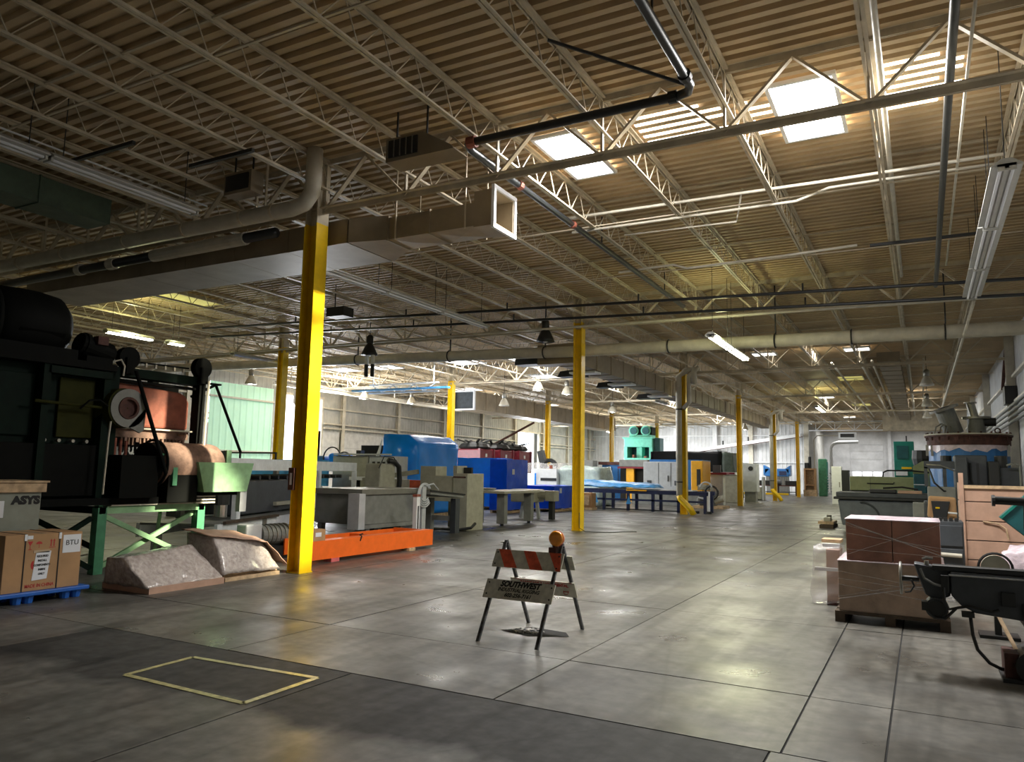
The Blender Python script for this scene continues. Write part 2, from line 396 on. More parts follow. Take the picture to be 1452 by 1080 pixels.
MB().box(XW+.04, XW+.2, 24.3, 28.5, 4.85, 4.93).box(XW+.04, XW+.2, 24.3, 28.5, 2.25, 2.33).make('girt', M_STEELW, wall_left)
struct(MB().add(*siding('x', XW+.02, 24.4, 28.4, 0, 5.6, 1, .4, .02)).make('window_1', M_GREENP))
for n, (a0, a1, zt) in enumerate(((28.8, 32.0, 5.4), (55.5, 59.5, 4.85))):
    struct(MB().box(XW-.1, XW+.12, a0-.12, a0, 0, zt+.12).box(XW-.1, XW+.12, a1, a1+.12, 0, zt+.12).box(XW-.1, XW+.12, a0, a1, zt, zt+.12).make('door_%d' % (n+1), M_STEELW))
# far wall with a gap into the recess
wf = MB(); wf.add(*siding('y', YB, XW, -8.9, 0, 6.6, -1, .35, .022)); wf.box(XW, -8.9, YB+.1, YB+.2, 0, 6.7)
wall_far = struct(wf.make('wall_far', M_WALL))
for z in (2.75, 5.2): MB().box(XW, -8.9, YB-.2, YB-.05, z, z+.09).make('girt', M_WHITE, wall_far)
for x in (-27.5, -24.3, -21.0, -17.2, -13.9, -9.05): MB().box(x-.2, x+.2, YB-.34, YB-.05, 0, 6.4).make('pilaster', M_STEELW if x > -14 else M_WHITE, wall_far)
wr = MB(); wr.box(-8.95, -8.85, YB, YR, 0, 6.3); wr.add(*siding('x', -8.84, YB, YR, 0, 6.3, 1, .5, .04))
struct(wr.make('wall_recess', M_WALLG))
wb = MB(); wb.box(-8.9, -6.4, YR-.1, YR+.1, 0, 6.3).box(-3.3, XE, YR-.1, YR+.1, 0, 6.3).box(-6.4, -3.3, YR-.1, YR+.1, 4.9, 6.3)
wb.box(-2.9, -2.6, YR-.6, YR-.1, 0, 6.3)
struct(wb.make('wall_recess_back', M_WALL))
d3 = struct(MB().box(-6.4, -3.3, YR, YR+.08, 0, 4.9).make('door_3', M_WALL))
for z in (0, 1.0, 2.2, 3.4, 4.2): MB().box(-6.38, -3.32, YR-.05, YR, z+.02, z+.97 if z < 3 else z+.6).make('door_panel', M_WALL, d3, bev=.01)
for x in (-6.2, -5.25, -4.3): MB().box(x, x+.78, YR-.07, YR-.05, 1.75, 2.15).make('pane', M_PANE, d3)
# bulkhead above the recess
struct(MB().box(-2.4, XE, 60.9, 61.1, 5.0, 6.5).make('trim_1', M_STEEL))
# right wall
wr = MB(); wr.add(*siding('x', XE, YF, YR, 4.1, 6.8, -1, .3, .035)); wr.box(XE+.05, XE+.15, YF, YR, 0, 6.8)
wall_right = struct(wr.make('wall_right', M_WALL))
MB().box(XE-.02, XE+.05, YF, YR, 0, 4.1).make('block_base', M_BLOCK, wall_right)
for k, y in enumerate([8.75+10.6*i for i in range(8)]):
    MB().box(XE-.3, XE-.04, y-.12, y-.1, 0, 6.4).box(XE-.3, XE-.04, y+.1, y+.12, 0, 6.4).box(XE-.18, XE-.16, y-.1, y+.1, 0, 6.4).make('wall_post', M_STEELW, wall_right)
for z in (4.15, 5.0): MB().box(XE-.16, XE-.04, YF, YR, z, z+.08).make('girt', M_STEELW, wall_right)
MB().bar((XE-.2, 20, 5.9), (XE-.2, 24.5, 4.9), .07).bar((XE-.2, 30.6, 6.1), (XE-.2, 32.5, 4.9), .1).make('wall_brace', M_DKRUST, wall_right)
struct(MB().box(XW, XE, YF-.1, YF, 0, 6.8).make('wall_back', M_WALLG))
bl = MB()
for y in range(5): pass

# ---------------------------------------------------------------- columns
PLACE = {0: 'in the aisle row'}
def column(x, y, label, ztop=5.8, grp='yellow columns'):
    t = thing('steel_column', label, 'column', (x, y, 0), group=grp)
    for s in (-1, 1): MB().box(x+s*.115-.011, x+s*.115+.011, y-.13, y+.13, .02, ztop).make('flange', M_YEL, t)
    MB().box(x-.104, x+.104, y-.009, y+.009, .02, ztop).make('web', M_YEL, t)
    MB().box(x-.135, x+.135, y-.14, y+.14, 0, .02).make('base_plate', M_YEL, t)
    m = MB()
    for s in (-1, 1): m.box(x+s*.115-.011, x+s*.115+.011, y-.13, y+.13, ztop, 6.5)
    m.box(x-.104, x+.104, y-.009, y+.009, ztop, 6.5); m.make('column_head', M_STEEL, t)['label'] = 'cream painted head of the column'
    return t
for k, y in enumerate(BAYS):
    lab = ['yellow steel column with an outlet box, nearest the camera', 'yellow column second in the aisle row, right of the blue wrapped boxes',
           'yellow column with a cream downspout beside it, third in the aisle row', 'slim yellow column just left of the beige generator box',
           'yellow and cream column with downspout, left of the far blue machine', 'farthest yellow column of the aisle row, beside the wooden crate'][k]
    c = column(-8.4, y, lab, 5.45 if k == 0 else 5.8)
    if k == 0:
        for s in (1,): MB().box(-8.56, -8.44, y-.17, y-.13, 1.24, 1.58).make('outlet_box', M_DKRUST, c, bev=.006)['label'] = 'brown metal outlet box with a pale switch plate'
        MB().box(-8.52, -8.48, y-.176, y-.17, 1.32, 1.50).make('switch_plate', M_PAPER, c)
        MB().cyl((-8.5, y-.15, 1.58), (-8.5, y-.15, 5.4), .014, 6).make('conduit', M_YEL, c)
for k, y in enumerate(BAYS):
    lab = ['yellow column of the left row hidden behind the dark green machine', 'yellow column behind the blue table, left of the nearest column',
           'yellow column rising behind the largest blue wrapped machine', 'yellow column right of the bright doorway',
           'yellow column between the white wrapped machine and the aqua press', 'yellow column just right of the aqua press'][k]
    column(-19.85 if k == 1 else -19.6, y, lab)
for k, (y, lab) in enumerate(((30.0-.02, 'cream downspout with yellow foot on the third aisle column'), (51.15, 'cream downspout with yellow foot on the fifth aisle column'))):
    x = -8.4; yy = y-.28
    build('downspout', lab, 'pipe', [
        ('pipe', M_STEELW, [('tube', [(x-.12, yy, .75), (x-.12, yy, 5.5), (x+.2, yy, 5.75), (x+.5, yy, 5.8), (x+.5, yy, 5.2)], .12, 10), ('tube', [(x+.06, yy, 4.2), (x+.3, yy, 4.45), (x+.3, yy, 5.5), (x+.7, yy, 5.85)], .09, 10)], {'smooth': True}),
        ('foot', M_YEL, [('tube', [(x-.12, yy, .75), (x-.08, yy, .62), (x+.3, yy, .25), (x+.45, yy, 0)], .125, 10)], {'smooth': True, 'label': 'yellow painted foot of the pipe'}),
        ('collar', M_BLACK, [('cyl', (x-.12, yy, 4.15), (x-.12, yy, 4.2), .14, 12)]), ('collar', M_BLACK, [('cyl', (x-.12, yy, 1.25), (x-.12, yy, 1.3), .14, 12)])], group='downspouts')

# ---------------------------------------------------------------- roof girders and joists
ZB, ZT = 5.62, 6.42
J = [-3.5+1.575*k for k in range(-16, 4)]
glab = ['cream roof girder crossing in front of the skylights, nearest the camera', 'second roof girder from the camera, above the second aisle column'] + ['roof girder crossing above the %s aisle column' % ORD[k] for k in range(2, 6)] + ['roof girder at the mouth of the far recess']
for k, y in enumerate(BAYS+[72.0]):
    x0 = XW+.1 if k < 6 else -8.8; x1 = XE-.1 if k < 6 else -2.3
    t = thing('roof_girder', glab[k], 'girder', (0, y, ZB), group='roof girders')
    for nm, z, hh in (('top_chord', ZT, .1), ('bottom_chord', ZB, .09)):
        m = MB()
        for s in (-1, 1): m.box(x0, x1, y+s*.05-.04, y+s*.05+.04, z+hh-.014, z+hh).box(x0, x1, y+s*.015-.006, y+s*.015+.006, z, z+hh-.014)
        m.make(nm, M_STEEL if k < 6 else M_WHITE, t)
    alld = MB()
    for jx in J:
        if jx < x0 or jx > x1-.2: continue
        for (p, q, w_) in (((jx, y, ZB+.05), (jx-.787, y, ZT+.03), .075), ((jx, y, ZB+.05), (jx+.787, y, ZT+.03), .075), ((jx, y, ZB+.03), (jx, y, ZT+.03), .045)):
            if q[0] < x0 or q[0] > x1: continue
            if k == 0 and jx > -15: MB().bar(p, q, .03 if w_ > .05 else .03, w_, up=(0, 1, 0)).make('diagonal' if w_ > .05 else 'hanger', M_STEEL, t)
            else: alld.bar(p, q, .04, w_, up=(0, 1, 0))
    if alld.v: alld.make('web', M_STEEL if k < 6 else M_WHITE, t)['kind'] = 'stuff'
for i, x in enumerate(J):
    d = x+8.4
    lab = 'open web roof joist running lengthwise, %s' % (
        'directly over the aisle columns' if i == 13-0 and False else ('%s joist right of the nearest yellow column' % ['first', 'second', 'third', 'fourth', 'fifth', 'sixth', 'seventh'][i-13] if i >= 13 else '%s joist left of the nearest yellow column' % (['first', 'second', 'third', 'fourth', 'fifth', 'sixth', 'seventh', 'eighth', 'ninth', 'tenth', 'eleventh', 'twelfth', 'thirteenth'][12-i])))
    t = thing('roof_joist', lab, 'joist', (x, 8.75, 6.0), group='open web roof joists')
    y0, y1 = YF+.1, YB-.1
    tc_ = MB(); bc = MB(); wb = MB()
    for s in (-1, 1):
        tc_.box(x+s*.035-.025, x+s*.035+.025, y0, y1, 6.46, 6.485); bc.box(x+s*.025-.018, x+s*.025+.018, y0, y1, 6.0, 6.02)
        tc_.box(x+s*.014-.004, x+s*.014+.004, y0, y1, 6.42, 6.46); bc.box(x+s*.011-.003, x+s*.011+.003, y0, y1, 6.02, 6.05)
    y = y0+.3; p = .36; up = False
    while y < min(y1, 60)-p:
        a, b_ = ((x, y, 6.02), (x, y+p, 6.46)) if not up else ((x, y, 6.46), (x, y+p*.7, 6.02))
        wb.bar(a, b_, .013); y += p if not up else p*.7; up = not up
    tc_.make('top_chord', M_STEEL, t); bc.make('bottom_chord', M_STEEL, t); o = wb.make('web', M_STEEL, t); o['kind'] = 'stuff'
nb = -1
for k in range(-1, 6):
    for s in (.33, .66):
        y = BAYS[0]+10.6*(k+s)
        if y < YF+.3: continue
        nb += 1
        single('bridging_angle', 'thin horizontal steel bridging across the roof joists, %s line from the camera' % ORD[nb], 'bridging', M_STEEL, [B(XW+.1, XE-.1, y, y+.03, 6.44, 6.47), B(XW+.1, XE-.1, y+.05, y+.08, 6.03, 6.05)], 'joist bridging')

# ---------------------------------------------------------------- skylights
def skylight(x0, x1, y0, y1, z, m, label, frame=M_WHITE, panes=1):
    t = thing('skylight', label, 'skylight', ((x0+x1)/2, (y0+y1)/2, z), group='skylights')
    MB().box(x0-.05, x0, y0-.05, y1+.05, z-.03, 6.49).box(x1, x1+.05, y0-.05, y1+.05, z-.03, 6.49).box(x0, x1, y0-.05, y0, z-.03, 6.49).box(x0, x1, y1, y1+.05, z-.03, 6.49).make('curb', frame, t)
    MB().box(x0, x1, y0, y1, z, z+.01).make('pane', m, t)
    return t
skylight(-4.85, -4.22, 9.45, 11.05, 6.47, M_SKY, 'white glowing skylight left of the near girder diagonals, smaller of the two')
skylight(-1.52, -.78, 9.4, 11.1, 6.47, M_SKY, 'large white glowing skylight behind the near girder')
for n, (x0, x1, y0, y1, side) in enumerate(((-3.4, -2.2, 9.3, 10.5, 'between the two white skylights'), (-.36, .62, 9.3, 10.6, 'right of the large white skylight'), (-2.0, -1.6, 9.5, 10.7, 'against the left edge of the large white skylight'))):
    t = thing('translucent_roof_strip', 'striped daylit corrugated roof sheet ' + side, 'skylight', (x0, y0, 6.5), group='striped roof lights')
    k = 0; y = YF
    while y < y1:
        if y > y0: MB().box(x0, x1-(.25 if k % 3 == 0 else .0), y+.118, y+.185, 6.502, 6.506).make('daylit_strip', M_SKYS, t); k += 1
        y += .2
for n, (x, y) in enumerate(((-15, 28.6), (-3.7, 28.2), (-2.0, 31), (-18, 28.6), (-5.4, 31), (-22.6, 28.6), (-17, 34.4), (-25, 28.6), (-14, 38.5), (-24, 38.5), (0, 48), (-5, 49.5), (-14, 49.5), (-24, 49.5), (-14, 63), (-5, 66.5))):
    w_ = .7 if x < -6 else .42
    skylight(x-w_, x+w_, y-w_*.8, y+w_*.8, 6.44, M_SKYF, 'daylit skylight in the distant roof, %s nearest of the sixteen' % ['second', 'first', 'third', 'fourth', 'fifth', 'sixth', 'seventh', 'eighth', 'ninth', 'tenth', 'eleventh', 'twelfth', 'thirteenth', 'fourteenth', 'fifteenth', 'sixteenth'][n])
for n, (x, y) in enumerate(((-19.9, 12.6), (-18.9, 14.4), (-2.9, 40), (-3.4, 55))):
    skylight(x-.55, x+.55, y-.9, y+.9, 6.42, M_YEMIT, ['yellowed roof light above the dark green machine, farther left', 'yellowed roof light above the dark green machine, farther right', 'dull yellow roof light beyond the lit ceiling tubes', 'dull yellow roof light near the far end of the aisle'][n], frame=M_STEEL)
# ---------------------------------------------------------------- ducts
def duct_run(name, label, x0, x1, y0, y1, z0, z1, n, axis='y', m=M_DUCT, cross=True, group='ducts'):
    t = thing(name, label, 'duct', ((x0+x1)/2, (y0+y1)/2, z0), group=group)
    for k in range(n):
        if axis == 'y': a, b = x0, x1; c, d = y0+(y1-y0)*k/n, y0+(y1-y0)*(k+1)/n
        else: a, b = x0+(x1-x0)*k/n, x0+(x1-x0)*(k+1)/n; c, d = y0, y1
        mb = MB(); q = [V((a, c, z0)), V((b, c, z0)), V((b, d, z0)), V((a, d, z0)), V((a, c, z1)), V((b, c, z1)), V((b, d, z1)), V((a, d, z1))]
        for fc, nn in (((0, 3, 2, 1), (0, 0, -1)), ((1, 2, 6, 5), (1, 0, 0)), ((0, 1, 5, 4), (0, -1, 0)), ((2, 3, 7, 6), (0, 1, 0)), ((3, 0, 4, 7), (-1, 0, 0)), ((4, 5, 6, 7), (0, 0, 1))):
            cc = sum((q[i] for i in fc), V((0, 0, 0)))/4+V(nn)*(.022 if cross else 0)
            mb.add([q[i] for i in fc]+[cc], [(0, 1, 4), (1, 2, 4), (2, 3, 4), (3, 0, 4)])
        e = .02
        if axis == 'y': mb.box(a-e, b+e, c-.012, c+.012, z0-e, z1+e)
        else: mb.box(a-.012, a+.012, c-e, d+e, z0-e, z1+e)
        mb.make('duct_section', m, t)
    return t
d = duct_run('air_duct', 'open ended brown sheet metal duct hanging behind the nearest yellow column', -7.35, -5.75, 9.25, 9.85, 5.22, 5.58, 2, 'x')
MB().prism([(-7.35, 9.25, 5.22), (-7.35, 9.85, 5.22), (-7.95, 10.2, 5.18), (-7.95, 9.0, 5.18)], (0, 0, .4)).make('transition', M_DUCT, d)
m = MB(); 
for k in range(7): m.box(-17+1.29*k, -17+1.29*(k+1)-.01, 9.0, 10.2, 5.18, 5.58)
m.make('wide_section', M_DUCT, d)['kind'] = 'stuff'
MB().box(-5.75, -5.4, 9.25, 9.28, 5.2, 5.75).box(-5.75, -5.4, 9.82, 9.85, 5.2, 5.75).box(-5.75, -5.4, 9.28, 9.82, 5.2, 5.23).box(-5.75, -5.4, 9.28, 9.82, 5.72, 5.75).make('mouth', M_DUCT, d)
MB().box(-5.42, -5.37, 9.2, 9.26, 5.14, 5.8).box(-5.42, -5.37, 9.84, 9.9, 5.14, 5.8).box(-5.42, -5.37, 9.26, 9.84, 5.14, 5.2).box(-5.42, -5.37, 9.26, 9.84, 5.74, 5.8).make('flange', M_PAPER, d)['label'] = 'white taped flange of the duct mouth'
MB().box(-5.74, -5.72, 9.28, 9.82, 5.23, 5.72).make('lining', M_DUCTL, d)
for x in (-7.2, -5.9): MB().box(x, x+.02, 9.22, 9.24, 5.2, 6.5).box(x, x+.02, 9.86, 9.88, 5.2, 6.5).make('hanger', M_STEEL, d)['kind'] = 'stuff'
d = duct_run('air_duct', 'long cross-broken cream duct running down the aisle left of the columns', -9.68, -8.95, 20.9, 54, 4.82, 5.4, 28)
MB().box(-10.2, -8.95, 20.3, 20.9, 4.82, 5.42).make('branch_box', M_DUCT, d)
MB().prism([(-10.2, 20.3, 4.85), (-10.2, 20.3, 5.15), (-10.75, 20.3, 5.15), (-10.98, 20.3, 5.02), (-10.98, 20.3, 4.85)], (0, .55, 0)).make('diffuser', M_BLACK, d)
for y in (22.6, 26.0, 30.5): MB().prism([(-9.68, y, 4.74), (-9.68, y, 4.98), (-10.5, y, 4.92), (-10.6, y, 4.74)], (0, .5, 0)).make('diffuser', M_BLACK, d); MB().box(-9.9, -9.0, y-.6, y-.1, 4.74, 4.80).make('register', M_WHITE, d)
for y in range(22, 54, 4): MB().box(-9.71, -9.69, y, y+.02, 4.8, 6.5).box(-8.94, -8.92, y, y+.02, 4.8, 6.5).make('hanger', M_STEEL, d)['kind'] = 'stuff'
d = duct_run('air_duct', 'deep square duct over the red machines with a dark open mouth', -21.7, -20.4, 33.4, 54, 4.75, 5.7, 18, cross=False)
MB().box(-21.75, -20.35, 33.28, 33.4, 5.66, 5.74).box(-21.75, -20.35, 33.28, 33.4, 4.7, 4.78).box(-21.75, -21.66, 33.28, 33.4, 4.78, 5.66).box(-20.44, -20.35, 33.28, 33.4, 4.78, 5.66).make('flange', M_PAPER, d)
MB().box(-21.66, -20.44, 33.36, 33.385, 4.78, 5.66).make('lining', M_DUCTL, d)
MB().box(-21.2, -21.17, 33.6, 33.63, 5.7, 6.5).make('hanger', M_STEEL, d); MB().box(-21.2, -21.17, 52.6, 52.63, 5.7, 6.5).make('hanger', M_STEEL, d)
duct_run('air_duct', 'shallow cream duct high in the roof above the green lathe', -1.25, -.55, 29.4, 60.5, 5.7, 6.0, 22, cross=False)
d = duct_run('air_duct', 'old dark green duct hanging above the dark green machine at left', -13.3, -12.65, 3.0, 8.0, 5.85, 6.3, 4, m=mat('old_green_duct', (.10, .15, .11), .6), cross=False)

# ---------------------------------------------------------------- pipes
def pipe(name, label, pts, r, m, cat='pipe', group='ceiling pipes', extra=()):
    t = thing(name, label, cat, pts[0], group=group)
    MB().tube(pts, r, 10).make('pipe_run', m, t, smooth=True)
    for nm, mm, ps in extra:
        for p_ in ps: prims([p_]).make(nm, mm, t)
    return t
pipe('drain_pipe', 'fat cream pipe with an upturned end at the head of the nearest column',
     [(-17.5, 8.3, 5.62), (-8.5, 8.3, 5.60), (-8.25, 8.3, 5.64), (-8.1, 8.3, 5.8), (-8.08, 8.3, 6.0), (-8.08, 8.3, 6.49)], .125, M_STEELW,
     extra=[('band', M_STEEL, [('cyl', (x, 8.3, 5.61), (x+.05, 8.3, 5.61), .135, 12) for x in (-16, -14.5, -12.6, -11.0, -9.6, -8.9)]), ('strap', M_STEEL, [B(x, x+.02, 8.28, 8.32, 5.7, 6.5) for x in (-15.2, -12.1, -9.1)])])
pipe('drain_pipe', 'dark pipe with pale insulation sleeves, under the fat cream pipe at left', [(-18, 8.66, 5.36), (-9.2, 8.66, 5.42)], .085, M_BLACKP,
     extra=[('sleeve', M_STEELW, [('cyl', (-12.3, 8.66, 5.398), (-9.9, 8.66, 5.414), .11, 12), ('cyl', (-13.6, 8.66, 5.39), (-13.4, 8.66, 5.39), .11, 12), ('cyl', (-14.6, 8.66, 5.39), (-14.45, 8.66, 5.39), .11, 12)])])
pipe('sprinkler_pipe', 'black sprinkler main turning across the near girder toward the skylights',
     [(-2.1, YF+.1, 5.9), (-2.1, 7.85, 5.9), (-2.16, 8.0, 5.9), (-2.3, 8.05, 5.9), (-5.0, 8.05, 5.9), (-5.15, 8.1, 5.9), (-5.2, 8.25, 5.9), (-5.2, 18.6, 5.85)], .055, M_BLACKP,
     extra=[('coupling', M_BLACK, [('cyl', (-2.1, y, 5.9), (-2.1, y+.09, 5.9), .075, 10) for y in (4.2, 7.6)]+[('cyl', (-2.3, 8.05, 5.9), (-2.4, 8.05, 5.9), .075, 10)]),
            ('red_coupling', M_RUST, [('cyl', (-5.0, 8.05, 5.9), (-5.12, 8.05, 5.9), .08, 10), ('cyl', (-5.2, 9.6, 5.9), (-5.2, 9.7, 5.9), .07, 10), ('cyl', (-5.2, 11.6, 5.89), (-5.2, 11.68, 5.89), .07, 10)]),
            ('hanger', M_BLACK, [B(-2.11, -2.09, y, y+.02, 5.9, 6.46) for y in (2.5, 6.5)]+[B(-5.21, -5.19, y, y+.02, 5.9, 6.46) for y in (9.0, 13.0, 17.0)])])
zz = lambda x: 5.27-.0325*x
for k, (dy, dz, nm) in enumerate(((0, 0, 'upper'), (.35, -.22, 'lower'))):
    pipe('sprinkler_pipe', 'long thin black pipe crossing the whole hall before the second girder, %s of the pair' % nm, [(x, 16+dy, zz(x)+dz) for x in (-20, -10, 0, 2.8)], .032, M_BLACKP,
         extra=[('drop', M_BLACK, [('cyl', (x, 16+dy, zz(x)+dz), (x, 16+dy, zz(x)+dz+.18), .02, 6) for x in (-16, -12, -8.9, -5.5, -2, 1)])])
pipe('insulated_pipe', 'fat cream insulated pipe crossing the hall behind the second aisle column', [(-29, 20.0, 5.5), (-19, 20.0, 5.34), (-9, 20.0, 5.11), (0, 20.0, 5.02), (2.8, 20.0, 4.99)], .165, M_STEELW,
     extra=[('hanger', M_BLACK, [('ring', (x, 20.0, 5.02-x*.01 if x > -9 else 5.11-(x+9)*.023), .18, .02, 'x', 14) for x in (-17, -13.2, -9.8, -6, -3.2, -1.4, .6)]+[B(x, x+.03, 19.98, 20.02, 5.2, 6.5) for x in (-17, -13.2, -9.8, -3.2, .6)])])
pipe('gas_pipe', 'straight pale conduit under the second girder across the hall', [(-29, 19.1, 5.72), (-10, 19.1, 5.66), (2.8, 19.1, 5.55)], .035, M_STEELW)
pipe('conduit', 'thin pale conduit running straight across beyond the skylights', [(-5.6, 12, 6.15), (-2.5, 12, 6.12), (-1.0, 12, 6.1), (1.2, 12, 6.1)], .025, M_STEELW)
pipe('conduit', 'thin pale conduit with a kink beyond the large skylight', [(-5.5, 12.3, 5.98), (-1.6, 12.3, 5.96), (-1.1, 12.3, 6.1), (-.3, 12.3, 6.1), (1.3, 12.3, 6.08)], .022, M_STEELW)
pipe('conduit', 'short bent conduit stub hanging left of the kinked conduit', [(-4.6, 12.6, 5.9), (-2.6, 12.6, 5.86), (-2.55, 12.6, 6.1), (-2.5, 12.6, 6.42)], .016, M_STEELW)
pipe('conduit', 'pale pipe running lengthwise, passing right of the large skylight', [(-.24, YF+.1, 6.2), (-.24, 19, 6.2)], .035, M_STEELW)
pipe('conduit', 'dark grey pipe running lengthwise at the upper right, nearest to the strip light', [(.43, YF+.1, 5.9), (.43, 19, 5.9)], .045, mat('grey_pipe', (.07, .07, .065), .4, metal=.5))
pipe('conduit', 'thin cream conduit running lengthwise right of the dark grey pipe', [(.62, 6, 6.1), (.62, 18, 6.1)], .018, M_STEELW)
pipe('conduit', 'long pale tube continuing from the right strip lights toward the blue vessel', [(1.0, 16.5, 4.98), (.9, 26, 4.7), (.78, 40, 4.4)], .028, M_STEELW)
pipe('conduit', 'wavy conduit crossing under the third roof bay', [(-5.6, 15, 5.9), (-4.4, 15, 5.93), (-4.1, 15, 5.82), (-2.0, 15, 5.86), (-.9, 15, 5.9)], .025, M_STEELW)
for k, (x, w_) in enumerate(((-1.9, .04), (-1.5, .05), (-.3, .05), (.2, .03), (-2.9, .04))):
    pipe('conduit', 'pale lengthwise roof pipe in the far hall, %s of five from left' % ['second', 'third', 'fourth', 'fifth', 'first'][k], [(x, 31, 5.95), (x, 60, 5.95)], w_, M_STEELW)
pipe('conduit', 'white line of conduit along the joists above the left strip light', [(-10.6, 2.0, 6.0), (-10.6, 8.4, 6.0)], .014, M_PAPER)
pipe('conduit', 'bent white exhaust pipe in the far recess beside the sectional door', [(-7.6, 78, 0), (-7.6, 78, 4.3), (-7.4, 78, 4.7), (-7.0, 78, 4.85), (-5.2, 78, 4.9)], .16, M_WHITE)
pipe('conduit', 'cream conduit framing the mouth of the far recess', [(-8.5, 72.8, 0), (-8.5, 72.8, 4.9), (-8.2, 72.8, 5.25), (-5.6, 72.8, 5.25)], .05, M_STEELW)
single('brace_rod', 'black diagonal tie running from a joist to the sprinkler main', 'rod', M_BLACK, [('tube', [(-3.5, 7.1, 6.4), (-2.2, 8.0, 6.0)], .02, 6)])
for k, (x0, x1, y, lab) in enumerate(((-11.7, -10.7, 5.0, 'short black strut across the joists at far left, nearest the camera'), (-9.3, -8.0, 7.0, 'short black strut across the joists above the left strip light'), (-10.9, -9.3, 6.1, 'thin black strut across the joists, middle one of the three at upper left'), (-.7, 1.3, 15.3, 'long black strut across the joists right of the lengthwise pipes'))):
    single('roof_strut', lab, 'strut', M_BLACK, [B(x0, x1, y, y+.05, 5.93, 5.98)])
# ---------------------------------------------------------------- strip lights
def strip(x, y0, ln, z, label, lit=0, wd=.26, group='strip lights'):
    t = thing('strip_light', label, 'light', (x, y0, z), group=group)
    MB().prism([(x-.05, y0, z+.09), (x+.05, y0, z+.09), (x+wd/2, y0, z+.02), (x+wd/2, y0, z), (x-wd/2, y0, z), (x-wd/2, y0, z+.02)], (0, ln, 0)).make('housing', M_FIXT, t)
    for s in (-1, 1): MB().cyl((x+s*.06, y0+.04, z-.02), (x+s*.06, y0+ln-.04, z-.02), .019, 8).make('tube', M_TUBE if lit else M_PAPER, t)
    MB().box(x-.022, x+.022, y0, y0+ln, z-.025, z).make('ballast_cover', M_FIXT, t)
    for yy in (y0+.0, y0+ln-.03): MB().box(x-.09, x+.09, yy, yy+.03, z-.045, z+.03).make('end_cap', M_FIXT, t)
    m = MB()
    for yy in (y0+.2, y0+ln-.2): m.bar((x, yy, z+.08), (x, yy, 6.5), .01)
    m.make('hanger', M_BLACK, t)['kind'] = 'stuff'
    if lit: lamp('strip_glow', 'AREA', (x, y0+ln/2, z-.06), lit, (1, 1, .62), (wd, ln), (x, y0+ln/2, 0)); lamp('strip_glow', 'POINT', (x, y0+ln/2, z+.25), lit*.45, (1, 1, .5), (.1, 1))
    return t
for k in range(3): strip(.95, 9.5+2.3*k, 2.25, 5.02, 'unlit white strip light at the right, %s of the run' % ['nearest', 'middle', 'farthest'][k], wd=.3)
for k in range(3): strip(-9.86, 10.3+2.1*k, 2.06, 5.3, 'unlit strip light right of the nearest yellow column, %s of the run' % ['nearest', 'middle', 'farthest'][k], wd=.3)
for k in range(2): strip(-9.86, 3.0+2.32*k, 2.28, 5.52, 'unlit white strip light above the dark green machine, %s of two' % ['nearer', 'farther'][k], wd=.3)
for k in range(2): strip(-4.13, 17.0+1.98*k, 1.95, 4.75, 'brightly lit strip light over the aisle, %s half of the run' % ['nearer', 'farther'][k], lit=85)
strip(-4.85, 43.0, 3.4, 5.3, 'lit strip light farther down the aisle', lit=150)
strip(-20.2, 12.9, 1.5, 5.3, 'lit strip light above the dark green machine, longer of two', lit=110)
strip(-20.2, 14.9, .6, 5.3, 'short lit strip light beyond the lit one over the dark green machine', lit=10)
strip(-20.2, 17.4, 2.4, 5.3, 'pale strip light beyond the lit pair at left')
strip(-10.0, 31.6, 1.2, 4.72, 'short pale light hung under the long aisle duct')
